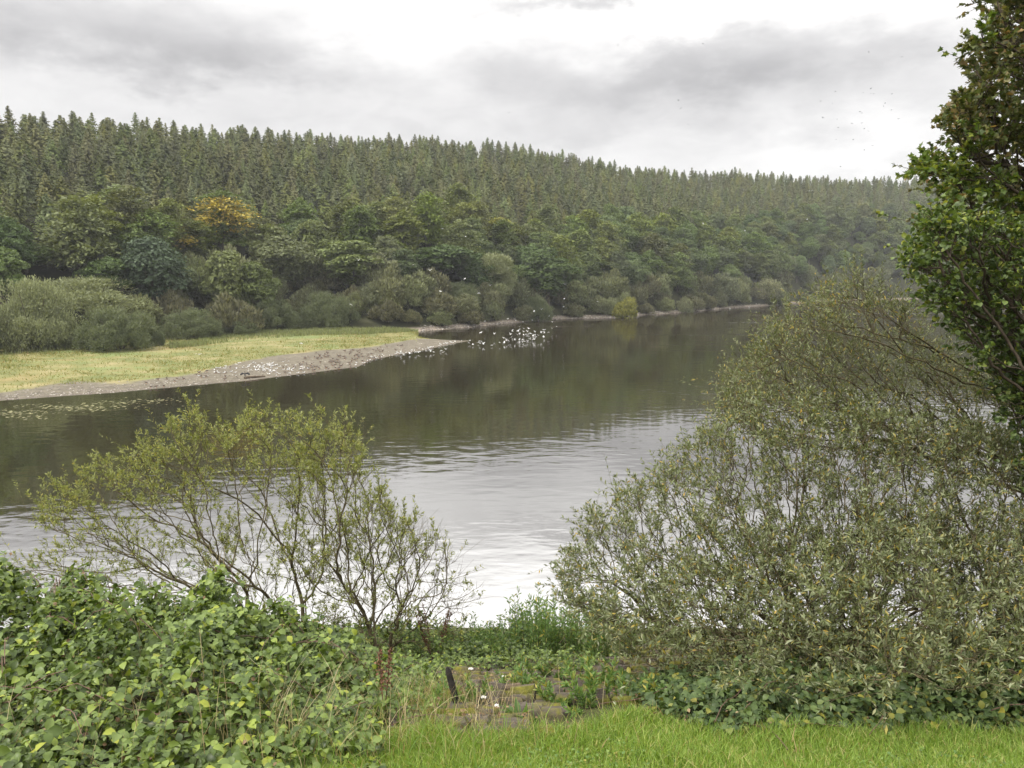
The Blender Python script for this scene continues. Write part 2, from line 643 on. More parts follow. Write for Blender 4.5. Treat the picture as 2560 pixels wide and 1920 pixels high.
water = mk('lake_water', [(np.array([[-1500, -20, 0], [1500, -20, 0], [1500, 900, 0], [-1500, 900, 0]]), np.array([[0, 1, 2, 3]]), 0)], mw)
tag(water, kind='structure')

# ------------------------------------------------------------------ tree and bush patterns
KITE = np.array([(-0.5, -0.15, 0.02), (-0.1, -0.5, 0.06), (0.5, 0.1, -0.02), (0.1, 0.5, 0.08)])
KITE_F = np.array([[0, 1, 2, 3]])


def lobe_leaves(rng, cs, rr, n, size, up=0.35, flat=0.8, stretch=1.0, zmin=-0.45):
    """leaf clumps over the outside of many lobes"""
    k = len(cs)
    d = rdir(n * k, rng)
    d[:, 2] = np.where(d[:, 2] < zmin, -d[:, 2], d[:, 2])
    c = np.repeat(cs, n, 0)
    r = np.repeat(rr, n)
    P = c + d * np.array([1, 1, flat]) * (r * rng.uniform(0.7, 1.08, n * k))[:, None]
    nr = unit(d * 0.75 + np.array([0, 0, up]) + rng.normal(size=d.shape) * 0.27)
    B = frames(rdir(n * k, rng), nr)
    S_ = size * rng.uniform(0.6, 1.3, n * k)
    S3 = np.stack([S_ * stretch, S_, S_], 1)
    return scatter(KITE, KITE_F, P, B, S3)


def trunk_parts(rng, h, r0, crown0, w):
    V = [tube([(0, 0, -1.0), (0.05, 0, h * 0.2), (0.1, 0.1, h * 0.45), (0, 0.1, h * 0.8)], [r0 * 1.25, r0, r0 * 0.7, r0 * 0.2], 7)]
    for i in range(6):
        a = i * 1.05 + rng.uniform(0, 0.6)
        z = h * rng.uniform(0.22, 0.5)
        L = w * 0.4
        V.append(tube([(0, 0, z), (math.cos(a) * L * 0.5, math.sin(a) * L * 0.5, z + L * 0.35), (math.cos(a) * L, math.sin(a) * L, z + L * 0.8)],
                      [r0 * 0.45, r0 * 0.3, r0 * 0.1], 5))
    return [(v, f, 0) for v, f in V]


def broadleaf(seed, h, w, mats, n=44, leaves=170, size=0.46, top=0.62, yellow=None):
    rng = np.random.default_rng(seed)
    d = rdir(n, rng)
    d[:, 2] = np.abs(d[:, 2]) * np.where(rng.random(n) < 0.6, 1, -0.85)
    e = np.array([w / 2, w / 2, h * 0.46]) * rng.uniform(0.5, 0.86, n)[:, None]
    cs = d * e + np.array([0, 0, h * 0.53])
    # narrower towards the top
    k = np.clip((cs[:, 2] - h * top) / (h * (1 - top)), 0, 1)
    cs[:, :2] *= (1 - 0.35 * k)[:, None]
    rr = w * rng.uniform(0.1, 0.19, n)
    parts = []
    if yellow is not None:
        sel = ((cs - np.array(yellow[0])) ** 2).sum(1) < yellow[1] ** 2
        V, Fq = lobe_leaves(rng, cs[sel], rr[sel], leaves, size)
        parts.append((V, Fq, 1))
        cs, rr = cs[~sel], rr[~sel]
    V, Fq = lobe_leaves(rng, cs, rr, leaves, size)
    parts.insert(0, (V, Fq, 0))
    V, Fq = lobe_leaves(rng, np.array([[0, 0, h * 0.5]]), np.array([w * 0.33]), 380, 1.4, flat=1.1)
    parts.append((V, Fq, 0))
    t = empty('broadleaf_tree')
    mk('trunk', trunk_parts(rng, h, 0.022 * h, 0, w), M_BARK, t, True)
    mk('crown', parts, mats, t)
    return t


def beech(seed, h, w, mats, yellow=None):
    """layered crown: flat drooping sprays"""
    rng = np.random.default_rng(seed)
    n = 80
    z = rng.uniform(0.16, 1.0, n)
    a = rng.uniform(0, 2 * np.pi, n)
    rmax = w / 2 * np.sqrt(np.clip(1 - ((z - 0.42) / 0.6) ** 2, 0.04, 1))
    r = rmax * rng.uniform(0.45, 0.95, n)
    cs = np.stack([r * np.cos(a), r * np.sin(a), z * h], 1)
    m = 62
    c = np.repeat(cs, m, 0)
    aa = np.repeat(a, m)
    L = rng.normal(size=(n * m)) * w * 0.12
    Wd = rng.normal(size=(n * m)) * w * 0.075
    P = c + np.stack([np.cos(aa) * L - np.sin(aa) * Wd, np.sin(aa) * L + np.cos(aa) * Wd, -0.25 * L - 0.16 * np.abs(Wd) + rng.normal(size=n * m) * 0.36], 1)
    out = np.stack([np.cos(aa), np.sin(aa), 0 * aa], 1)
    nr = unit(np.array([0, 0, 1.0]) + out * 0.6 + rng.normal(size=P.shape) * 0.42)
    B = frames(unit(out + rng.normal(size=P.shape) * 0.4), nr)
    S_ = rng.uniform(0.38, 0.85, n * m)
    V, Fq = scatter(KITE, KITE_F, P, B, np.stack([S_ * 0.8, S_ * 1.2, S_], 1))
    mi = np.zeros(len(Fq), int)
    if yellow is not None:
        mi = (((c - np.array(yellow[0])) ** 2).sum(1) < yellow[1] ** 2).astype(int)
    V2, F2 = lobe_leaves(rng, np.array([[0, 0, h * 0.45]]), np.array([w * 0.3]), 350, 1.4, flat=1.2)
    t = empty('beech_tree')
    mk('trunk', trunk_parts(rng, h, 0.022 * h, 0, w), M_BARK, t, True)
    mk('crown', [(V, Fq, mi), (V2, F2, 0)], mats, t)
    return t


def conifer_parts(seed, h, w, whorls=19, arms=10, per=7, size=0.5):
    rng = np.random.default_rng(seed)
    zs = np.linspace(0.2, 0.97, whorls)
    P, A, Nn, S_ = [], [], [], []
    for z in zs:
        L = w / 2 * (1 - (z - 0.2) / 0.82) ** 0.85 + 0.05
        for _ in range(arms):
            a = rng.uniform(0, 2 * np.pi)
            l = L * rng.uniform(0.65, 1.2)
            d = np.array([math.cos(a), math.sin(a), 0])
            for k in range(per):
                q = (k + 0.6 + rng.uniform(-0.3, 0.3)) / per
                p = d * l * q
                p[2] = z * h - 0.28 * l * q + 0.22 * l * q * q + rng.normal() * 0.12
                P.append(p)
                A.append(np.array([-d[1], d[0], 0]) * rng.choice([-1, 1]) + d * 0.5 + np.array([0, 0, -0.2]) + rng.normal(size=3) * 0.4)
                Nn.append(np.array([0, 0, 0.6]) + d * 0.9 + rng.normal(size=3) * 0.22)
                S_.append(size * rng.uniform(0.7, 1.25) * (0.4 + 0.6 * min(1, L / 1.6)))
    P, A, Nn, S_ = map(np.array, (P, A, Nn, S_))
    V, Fq = scatter(KITE, KITE_F, P, frames(A, Nn), np.stack([S_ * 0.75, S_ * 1.3, S_], 1))
    tv, tf = tube([(0, 0, -1), (0, 0, h * 0.5), (0, 0, h * 1.0)], [0.2, 0.13, 0.015], 5)
    return [(V, Fq, 0), (tv, tf, 1)]


BLADE = np.array([(0, 0, 0), (-0.5, 0.45, 0.05), (0, 1, 0), (0.5, 0.5, 0.05)])


def willow_bush(seed, h, w, mat, n=34, m=230, dense=1.0, blade=(0.15, 0.62), column=False):
    """rounded grey-green willow: countless narrow upward sprays over soft lobes"""
    rng = np.random.default_rng(seed)
    d = rdir(n, rng)
    d[:, 2] = np.abs(d[:, 2])
    cs = d * np.array([w / 2, w / 2, h * 0.78]) * rng.uniform(0.42, 0.86, n)[:, None]
    cs[:, 2] += h * 0.06
    if column:
        cs[:, 2] = h * rng.uniform(0.15, 0.85, n)
        cs[:, :2] *= (1.1 - 0.35 * cs[:, 2] / h)[:, None]
    rr = np.minimum(w, h) * rng.choice([0.13, 0.19, 0.27], n) * rng.uniform(0.85, 1.15, n)
    dd = rdir(n * m, rng)
    dd[:, 2] = np.where(dd[:, 2] < -0.5, -dd[:, 2], dd[:, 2])
    P = np.repeat(cs, m, 0) + dd * (np.repeat(rr, m) * rng.uniform(0.6, 1.05, n * m))[:, None]
    P[:, 2] = np.maximum(P[:, 2], 0.05)
    al = unit(dd * 0.55 + np.array([0, 0, 0.75]) + rng.normal(size=dd.shape) * 0.35)
    B = frames(al, dd + np.array([0, 0, 0.25]) + rng.normal(size=dd.shape) * 0.28)
    k = rng.uniform(0.6, 1.3, n * m)
    V, Fq = scatter(BLADE, KITE_F, P, B, np.stack([k * blade[0] * 1.5, k * blade[1], k * 0.3], 1))
    t = empty('willow_bush')
    st_ = []
    for i in range(7):
        a = i * 0.9
        st_.append((*tube([(0.2 * math.cos(a), 0.2 * math.sin(a), -0.6), (w * 0.13 * math.cos(a), w * 0.13 * math.sin(a), h * 0.3),
                           (w * 0.3 * math.cos(a), w * 0.3 * math.sin(a), h * 0.7)], [0.13, 0.09, 0.03], 5), 0))
    mk('stem', st_, M_BARK, t, True)
    mk('foliage', [(V, Fq, 0)], mat, t)
    return t


def C3(r, g, b, k):
    return (r * k, g * k, b * k)


def tones(c, lo=0.6, hi_=1.5, extra=None):
    s = [(0.0, C3(*c, lo)), (0.5, c), (0.95, C3(*c, hi_))]
    if extra:
        s[2] = (0.9, C3(*c, hi_))
        s.append((0.97, extra))
    return s


M_CON = leaf_mat('conifer_needles', tones((0.112, 0.128, 0.044), 0.8, 1.2), 0.7, 0.12, 0.2, 0.95)
M_CONM = leaf_mat('conifer_needles_far', tones((0.112, 0.128, 0.044), 0.8, 1.2), 0.7, 0.12, 0.2, 0.95, attr='tone')
M_OAK = leaf_mat('oak_leaves', tones((0.09, 0.124, 0.036), 0.78, 1.28), 0.6, 0.2, 0.25, 0.8)
M_DARK = leaf_mat('dark_blue_green_leaves', tones((0.055, 0.082, 0.042), 0.78, 1.28), 0.6, 0.15, 0.25, 0.25)
M_BEECH = leaf_mat('beech_leaves', tones((0.105, 0.135, 0.03), 0.78, 1.28), 0.6, 0.22, 0.25, 0.8)
M_GOLD = leaf_mat('golden_autumn_leaves', tones((0.31, 0.25, 0.05)), 0.6, 0.25, 0.2)
M_YGRN = leaf_mat('yellow_green_leaves', tones((0.2, 0.2, 0.035)), 0.6, 0.25, 0.2)
M_WIL = leaf_mat('grey_willow_leaves', tones((0.14, 0.153, 0.075)), 0.65, 0.2, 0.25, 0.55)
M_PALE = leaf_mat('pale_willow_leaves', tones((0.2, 0.22, 0.115), 0.75, 1.3), 0.65, 0.2, 0.25)
M_BROWN = leaf_mat('brownish_willow_leaves', tones((0.12, 0.12, 0.062)), 0.65, 0.2, 0.25, 0.4)
M_WILD = leaf_mat('dark_willow_leaves', tones((0.115, 0.135, 0.068), 0.75, 1.3), 0.65, 0.2, 0.25)
M_LIME = leaf_mat('yellow_lime_leaves', tones((0.2, 0.2, 0.05)), 0.6, 0.25, 0.2)

# ------------------------------------------------------------------ the wood on the hill
oaks = [broadleaf(20 + i, h, wd, M_OAK) for i, (h, wd) in enumerate([(15, 11.5), (16, 10.5), (13.5, 10.5), (15, 9.5)])]
beeches = [beech(40 + i, h, wd, M_BEECH) for i, (h, wd) in enumerate([(16, 12), (17, 10.5), (15, 11)])]
wils = [willow_bush(60 + i, h, wd, mt_) for i, (h, wd, mt_) in enumerate([(6, 9, M_WIL), (7, 8, M_WIL), (5, 8, M_BROWN), (8, 8.5, M_WIL)])]

shown = []
taken = []          # (x, y, radius) of trees set by hand


def hand(proto, u, vtop, wpx, Y, w0, h0, label, name=None, rz=0.0, cat='tree', vbase=None):
    """stand a tree so that it has the photo's width and top"""
    t, s = ts(u, vtop)
    x = float(t * Y)
    zg = max(float(hill_z(np.array(x), np.array(Y))), float(spit_z(np.array(x), np.array(Y))) if t < TU(1044) else -9) - 0.1
    if vbase is not None:
        zg = max(0.0, float(H + ts(u, vbase)[1] * Y))
    top = float(H + s * Y)
    k = wpx / F * Y / w0
    c = copy_tree(proto, (x, Y, zg), rz, (k, k, (top - zg) / h0), label)
    if name:
        c.name = name
    c['category'] = cat
    if 'group' in c:
        del c['group']
    taken.append((x, Y, wpx / F * Y * 0.42))
    if 'tree' == cat and ('dark blue' in label or 'cone' in label or 'golden' in label):
        shown.append((x / Y, Y, wpx / F * 0.5))
    return c


big_w = willow_bush(80, 10, 12, M_WIL, 60, 420, blade=(0.1, 0.5))
big_p = willow_bush(81, 10, 12, M_PALE, 64, 560, blade=(0.085, 0.4))
low_w = willow_bush(82, 7, 14, M_WILD, 70, 480, blade=(0.085, 0.4))
hand(big_p, 70, 672, 205, 127, 12, 10, 'tall rounded grey-green willow on the meadow, cut by the left edge of the photo', rz=0.4, cat='willow')
hand(big_p, 222, 678, 285, 148, 12, 10, 'broad pale willow rising behind the low dome-shaped willow on the meadow', rz=2.0, cat='willow')
hand(low_w, 290, 760, 225, 128, 14, 7, 'low dome-shaped dark grey-green willow standing out on the meadow grass', rz=1.0, cat='willow')
hand(big_w, -30, 752, 110, 121, 12, 10, 'dark narrow willow half outside the left edge of the photo', rz=3.0, cat='willow')
hand(big_w, 120, 770, 110, 129, 12, 10, 'dark willow lobe tucked between the tall rounded willow and the low dome', rz=5.0, cat='willow')
hand(low_w, 378, 806, 70, 134, 14, 7, 'small round willow bush touching the right flank of the low dome', rz=2.4, cat='willow')
hand(low_w, 470, 765, 175, 150, 14, 7, 'wide dark willow bush behind the meadow, right of the low dome', rz=3.4, cat='willow')
hand(low_w, 598, 790, 100, 158, 14, 7, 'small pale round bush at the back edge of the meadow rushes', rz=4.0, cat='willow')
hand(low_w, 820, 722, 165, 180, 14, 7, 'large rounded grey willow standing right behind the rushes of the meadow', rz=0.2, cat='willow')
hand(low_w, 680, 740, 150, 172, 14, 7, 'brownish bush mass between the small pale bush and the large rounded willow', rz=5.2, cat='willow')
dark = broadleaf(90, 14, 12, M_DARK, 60, 120, 0.5, top=0.35)
hand(dark, 370, 590, 178, 159, 12, 14, 'dark blue-green pyramid-shaped tree behind the meadow willows', rz=0.5)
cone = broadleaf(91, 14, 10, M_OAK, 60, 110, 0.5, top=0.3)
hand(cone, 558, 612, 130, 169, 10, 14, 'mid-green cone-shaped tree right of the dark blue-green one', rz=1.5)
bg_ = beech(92, 17, 14, [M_BEECH, M_GOLD], yellow=((2.4, -3.5, 11.0), 5.6))
hand(bg_, 552, 484, 150, 196, 14, 17, 'beech with a bright golden autumn crown, highest of the two golden patches', name='beech_tree', rz=0.0)
bg2 = beech(93, 17, 14, [M_BEECH, M_GOLD], yellow=((0, -5.5, 10.5), 4.6))
hand(bg2, 470, 552, 130, 184, 14, 17, 'beech with a smaller golden patch above the dark blue-green tree', name='beech_tree', rz=0.0)
bg3 = beech(94, 16, 12, [M_BEECH, M_YGRN], yellow=((-1, -3, 12.5), 5.5))
hand(bg3, 955, 516, 110, 232, 12, 16, 'yellow-green topped beech below the conifers in mid hillside', name='beech_tree')
hand(bg3, 255, 540, 130, 178, 12, 16, 'yellow-green layered beech above the broad pale willow', name='beech_tree', rz=0.6)
hand(bg3, 1245, 545, 90, 262, 12, 16, 'beech with a yellowish top above the tall pale willow on the far shore', name='beech_tree', rz=1.0)
pale = willow_bush(95, 14, 8.5, M_PALE, 60, 330, column=True, blade=(0.12, 0.65))
hand(pale, 1245, 636, 104, 219, 8.5, 14, 'tall pale silvery willow rising above the far shore bushes', cat='willow')
lime = willow_bush(96, 6, 6, M_LIME, 30, 220)
hand(lime, 1563, 740, 62, 243.5, 6, 6, 'bright yellow-lime bush at the water edge of the far shore', cat='bush')
for (uu, vv, wp, Y, o, lab) in [(60, 605, 165, 152, 0, 'round-crowned tree right behind the tall rounded willow at the left edge'), (165, 585, 150, 160, 1, 'full round-crowned tree above the broad pale willow'),
                                (262, 628, 130, 154, 2, 'smaller round-crowned tree left of the dark blue-green one'), (445, 655, 90, 166, 3, 'narrow round tree between the dark blue-green tree and the cone-shaped one'),
                                (640, 640, 120, 172, 1, 'round tree right of the cone-shaped tree')]:
    hand(oaks[o], uu, vv, wp, Y, (11.5, 10.5, 10.5, 9.5)[o], (15, 16, 13.5, 15)[o], lab, name='broadleaf_tree', rz=uu * 0.1)
hand(wils[2], 430, 722, 120, 156, 8, 5, 'brownish bush in front of the foot of the dark blue-green tree', rz=1.0, cat='bush')
hand(wils[2], 575, 728, 150, 160, 8, 5, 'brownish bush in front of the foot of the cone-shaped tree', rz=2.0, cat='bush')
hand(wils[0], 335, 735, 120, 151, 9, 6, 'grey-green bush showing over the right shoulder of the low dome', rz=3.0, cat='bush')
hand(oaks[0], 700, 580, 170, 190, 11.5, 15, 'broad dark oak behind the large rounded grey willow', name='broadleaf_tree', rz=0.3)
hand(oaks[1], 880, 590, 170, 196, 10.5, 16, 'tall full-crowned oak behind the end of the meadow', name='broadleaf_tree', rz=2.3)
hand(oaks[2], 1100, 600, 180, 214, 10.5, 13.5, 'wide dark oak left of the tall pale silvery willow', name='broadleaf_tree', rz=1.3)
hand(oaks[3], 1370, 605, 150, 238, 9.5, 15, 'rounded dark oak right of the tall pale silvery willow', name='broadleaf_tree', rz=4.3)
hand(low_w, 1150, 700, 120, 208, 14, 7, 'olive willow bush left of the foot of the tall pale silvery willow', rz=1.1, cat='willow')
hand(low_w, 1340, 735, 95, 226, 14, 7, 'grey willow bush right of the foot of the tall pale silvery willow', rz=2.1, cat='willow')
for o in (big_w, big_p, low_w, dark, cone, bg_, bg2, bg3, pale, lime):
    drop(o)

G_BUSH = 'willow bushes along the far shore'
G_OAK = 'broadleaved trees on the lower hillside'
G_CON = 'conifers of the hillside plantation'


def free(x, y, k=1.0):
    return all((x - a) ** 2 + (y - b) ** 2 > (r * k) ** 2 for a, b, r in taken)


def clear_view(x, y):
    return all(not (abs(x / y - t_) < hw * 0.65 and Y_ - 22 < y < Y_) for t_, Y_, hw in shown)


# shoreline bushes, loose rows
rng = np.random.default_rng(5)
u = 395.0
k = 0
while u < 2480:
    t = TU(u)
    S0 = float(SHORE(t))
    for row in range(3):
        Y = S0 + (7.0 if u < 760 else 6.0 if u < 1044 else 1.8 if rng.random() < 0.45 else 4.5) + row * 5 + rng.uniform(0, 2.5)
        x = float((t + rng.normal() * 0.008) * Y)
        if not free(x, Y, 0.75) or (row == 0 and rng.random() < 0.08):
            continue
        z = float(hill_z(np.array(x), np.array(Y)))
        p = wils[rng.integers(4)]
        s = rng.uniform(0.75, 1.2) * ((0.9, 1.2, 1.45)[row] if u > 760 else (0.85, 1.1, 1.2)[row])
        where = ('at the end of the meadow' if u < 1044 else 'between the meadow end and the yellow-lime bush' if u < 1560
                 else 'beyond the yellow-lime bush towards the far end')
        tone = 'brownish' if p is wils[2] else 'grey-green'
        c = copy_tree(p, (x, Y, z - 0.15), rng.uniform(0, 6.28), (s, s, s * rng.uniform(0.8, 1.25)),
                      f'{tone} willow bush in the shore row {where}', f'{tone} {G_BUSH} {where}')
        c['category'] = 'willow'
        k += 1
    u += 55 * 230 / S0 * rng.uniform(0.8, 1.2)

# dark undergrowth between the meadow willows and the first trees
for i in range(34):
    uu = 380 + i * 18 + rng.uniform(-6, 6)
    t = TU(uu)
    Y = float(SHORE(t)) + rng.uniform(9, 22)
    x = t * Y
    s = rng.uniform(0.6, 0.95)
    c = copy_tree(wils[(2, 0, 2, 3)[i % 4]], (x, Y, float(hill_z(np.array(x), np.array(Y))) - 0.2), rng.uniform(0, 6.28), (s, s, s * rng.uniform(0.8, 1.3)),
                  'shaded bush in the undergrowth between the meadow willows and the oaks', 'undergrowth bushes behind the meadow willows')
    c['category'] = 'bush'
# trees on the slope
cand = []
for Y0 in np.arange(140, 640, 7.6):
    for X0 in np.arange(-420, 420, 7.6):
        cand.append((X0 + rng.uniform(-3.2, 3.2), Y0 + rng.uniform(-3.2, 3.2)))
cand = np.array(cand)
t = cand[:, 0] / cand[:, 1]
S, Rg = SHORE(t), RIDGE(t)
q = (cand[:, 1] - S) / (Rg - S)
thr = np.interp(t, [TU(0), TU(500), TU(1000), TU(1700), TU(2100), TU(2400)], [0.32, 0.31, 0.3, 0.42, 0.52, 0.55]) + 0.05 * vnoise(cand[:, 0], cand[:, 1], 2, 14)
THR = lambda tq, x, y: np.interp(tq, [TU(0), TU(500), TU(1000), TU(1700), TU(2100), TU(2400)], [0.32, 0.31, 0.3, 0.42, 0.52, 0.55]) + 0.05 * vnoise(x, y, 2, 14)
ok = (t > -0.74) & (t < 0.72) & (q < thr) & (cand[:, 1] > S + np.where(t < TU(760), 8, 14))
sel = np.flatnonzero(ok)
if len(sel) > 290:
    sel = sel[np.argsort(cand[sel, 1])[:290]]
for i in sel:
    x, Y = cand[i]
    if not free(x, Y) or not clear_view(x, Y):
        continue
    tall = q[i] / thr[i] > 0.5
    p = (beeches[rng.integers(3)] if rng.random() < (0.7 if tall else 0.15) else oaks[rng.integers(4)])
    if t[i] > TU(1500):
        p = oaks[rng.integers(4)] if rng.random() < 0.7 else beeches[rng.integers(3)]
    kind = 'layered olive beech' if p in beeches else 'round dark green tree'
    row = 'just below the conifers' if tall else 'just above the shore bushes'
    zone = ('above the meadow' if t[i] < TU(1044) else 'above the open far shore' if t[i] < TU(1600) else 'towards the hazy far end')
    s = rng.uniform(0.72, 1.08)
    z = float(hill_z(np.array(x), np.array(Y)))
    c = copy_tree(p, (x, Y, z - 0.3), rng.uniform(0, 6.28), (s, s, s * rng.uniform(0.85, 1.12)), f'{kind} {row}, {zone}'[:110], f'{kind}s {row}, {zone}')
    c['category'] = 'tree'
for o in oaks + beeches + wils:
    drop(o)

# the conifer plantation: the nearest three hundred as trees, the rest as one mass
cons = []
for i, (h, wd) in enumerate([(11, 7.3), (12, 6.8), (10.5, 7.2), (11.5, 7.8), (11, 6.4)]):
    cons.append(mk('conifer_tree', conifer_parts(100 + i, h, wd), [M_CON, M_BARK]))
cand = []
for Y0 in np.arange(150, 640, 4.8):
    for X0 in np.arange(-440, 420, 4.8):
        cand.append((X0 + rng.uniform(-2.4, 2.4), Y0 + rng.uniform(-2.4, 2.4)))
cand = np.array(cand)
t = cand[:, 0] / cand[:, 1]
S, Rg = SHORE(t), RIDGE(t)
q = (cand[:, 1] - S) / (Rg - S)
ok = (t > -0.74) & (t < 0.72) & (q > THR(t, cand[:, 0], cand[:, 1]) - 0.02) & (cand[:, 1] < Rg + 12)
cand, t, q = cand[ok], t[ok], q[ok]
o_ = np.argsort(np.hypot(cand[:, 0], cand[:, 1]))
cand, t, q = cand[o_], t[o_], q[o_]
zc = hill_z(cand[:, 0], cand[:, 1])
rest = []
for i in range(len(cand)):
    s, rz, sz = rng.uniform(0.78, 1.22), rng.uniform(0, 6.28), rng.uniform(0.84, 1.06)
    sz /= s ** 0.7
    if rng.random() < 0.05:
        sz *= 1.1
    j = rng.integers(5)
    if i < 300:
        c = cons[j].copy()
        COL.objects.link(c)
        c.location = (cand[i, 0], cand[i, 1], zc[i] - 0.3)
        c.rotation_euler = (0, 0, rz)
        c.scale = (s, s, s * sz)
        where = 'along the skyline' if q[i] > 0.9 else 'on the upper slope' if q[i] > 0.6 else 'just above the broadleaved belt'
        tag(c, f'slim grey-green conifer {where} of the nearer, left part of the plantation', 'tree', f'{G_CON} {where}')
    else:
        rest.append((cand[i, 0], cand[i, 1], zc[i] - 0.3, s, rz, s * sz, j))
rest = np.array(rest)
parts, tone = [], []
for j in range(5):
    r_ = rest[rest[:, 6] == j]
    V, Fq, _ = conifer_parts(100 + j, *[(11, 7.3), (12, 6.8), (10.5, 7.2), (11.5, 7.8), (11, 6.4)][j], 18, 9, 5, 0.55)[0]
    cs_, sn_ = np.cos(r_[:, 4]), np.sin(r_[:, 4])
    X = r_[:, 0:1] + r_[:, 3:4] * (cs_[:, None] * V[None, :, 0] - sn_[:, None] * V[None, :, 1])
    Y = r_[:, 1:2] + r_[:, 3:4] * (sn_[:, None] * V[None, :, 0] + cs_[:, None] * V[None, :, 1])
    Z = r_[:, 2:3] + r_[:, 5:6] * V[None, :, 2]
    tone.append(np.repeat(rng.random(len(r_)), len(V)))
    parts.append((np.stack([X, Y, Z], -1).reshape(-1, 3), (Fq[None] + (np.arange(len(r_)) * len(V))[:, None, None]).reshape(-1, 4), 0))
pl = mk('conifer_plantation', parts, M_CONM, attr=('tone', np.concatenate(tone)))
tag(pl, 'dense mass of grey-green conifers covering the far upper hillside', 'conifer wood', kind='stuff')
for o in cons:
    bpy.data.objects.remove(o)

# ------------------------------------------------------------------ damp air over the valley
mh, N = new_mat('valley_haze')
pv = N.n('ShaderNodeVolumePrincipled')
pv.inputs['Color'].default_value = (0.93, 0.96, 1.0, 1)
pv.inputs['Density'].default_value = 0.00018
pv.inputs['Anisotropy'].default_value = 0.2
finish(N, None, pv.outputs[0])
hx = np.array([[x, y, z] for z in (-12.0, 125.0) for x, y in ((-900, -320), (900, -320), (900, 1400), (-900, 1400))])
hz = mk('haze', [(hx, np.array([[3, 2, 1, 0], [4, 5, 6, 7], [0, 1, 5, 4], [1, 2, 6, 5], [2, 3, 7, 6], [3, 0, 4, 7]]), 0)], mh)
tag(hz, 'thin pale haze in the valley air', 'haze', kind='stuff')
print('conifers', len(cand), 'rest', len(rest), 'objects', len(scene.objects))

# ================================================================== the meadow: rushes, grass, log, birds
def blades_mesh(P, h, wd, lean, rng, segs=2):
    """grass blades: bent strips, n x (2*segs+1) vertices"""
    n = len(P)
    a = rng.uniform(0, 2 * np.pi, n)
    side = np.stack([np.cos(a), np.sin(a), 0 * a], 1)
    b = rng.uniform(0, 2 * np.pi, n)
    ln = np.stack([np.cos(b), np.sin(b), 0 * b], 1) * (lean * rng.uniform(0.2, 1.4, n) * h)[:, None]
    V = np.zeros((n, 2 * segs + 1, 3))
    for i in range(segs):
        q = i / segs
        c = P + ln * q ** 1.8 + np.array([0, 0, 1]) * (h * q * (1 - 0.12 * q))[:, None]
        hw = (wd * (1 - 0.55 * q) / 2)[:, None]
        V[:, 2 * i] = c - side * hw
        V[:, 2 * i + 1] = c + side * hw
    V[:, -1] = P + ln + np.array([0, 0, 1]) * (h * (1 - 0.25 * np.minimum(lean, 1)))[:, None]
    k = 2 * segs + 1
    off = (np.arange(n) * k)[:, None, None]
    q4 = np.array([[2 * i, 2 * i + 1, 2 * i + 3, 2 * i + 2] for i in range(segs - 1)]).reshape(-1, 4)
    t3 = np.array([[2 * segs - 2, 2 * segs - 1, 2 * segs]])
    V = V.reshape(-1, 3)
    out = [(V, (t3[None] + off).reshape(-1, 3), 0)]
    if segs > 1:
        out = [(V, (q4[None] + off).reshape(-1, 4), 0), (np.zeros((0, 3)), (t3[None] + off).reshape(-1, 3) - len(V), 0)]
    return out


M_RUSH = leaf_mat('grey_green_rush', tones((0.15, 0.17, 0.075), 0.7, 1.4), 0.7, 0.3, 0.2)
M_MGRASS = leaf_mat('meadow_grass', [(0, (0.1, 0.13, 0.035)), (0.5, (0.17, 0.175, 0.05)), (0.85, (0.25, 0.22, 0.09)), (1, (0.24, 0.16, 0.07))], 0.7, 0.3, 0.2)
rng = np.random.default_rng(21)


def spit_points(n, u0, u1, lo, hi_):
    u = rng.uniform(u0, u1, n)
    t = ts(u, 800)[0]
    g_, b_ = GRASS(t), SHORE(t) + 5
    Y = g_ + (b_ - g_) * rng.uniform(lo, hi_, n)
    ok = (b_ > g_ + 1)
    t, Y = t[ok], Y[ok]
    x = t * Y
    return np.stack([x, Y, spit_z(x, Y) - 0.02], 1)


P = spit_points(52000, -250, 1070, 0.0, 1.0)
k = np.clip(0.5 + 0.8 * vnoise(P[:, 0], P[:, 1], 9, 5.0), 0.15, 1.3)
P, k = P[rng.random(len(P)) < k], k[:len(P)]
tus = 1 + 1.8 * np.clip(vnoise(P[:, 0] * 0.5, P[:, 1], 14, 1.4) - 0.15, 0, 1)
mg = mk('meadow_grass', blades_mesh(P, tus * rng.uniform(0.1, 0.3, len(P)), np.full(len(P), 0.12), np.full(len(P), 0.6), rng, 1), M_MGRASS)
tag(mg, 'short yellow-green grass growing on the low spit', 'grass', kind='stuff')
P = np.concatenate([spit_points(20000, 420, 1065, 0.5, 1.0), spit_points(2500, 0, 500, 0.7, 1.0)])
ok = rng.random(len(P)) < np.clip(0.55 + 0.8 * vnoise(P[:, 0], P[:, 1], 12, 6.0), 0, 1)
P = P[ok]
ru = mk('rushes', blades_mesh(P, rng.uniform(0.35, 0.95, len(P)), np.full(len(P), 0.13), np.full(len(P), 0.3), rng, 2), M_RUSH)
tag(ru, 'taller grey-green rushes at the back of the meadow', 'rushes', kind='stuff')

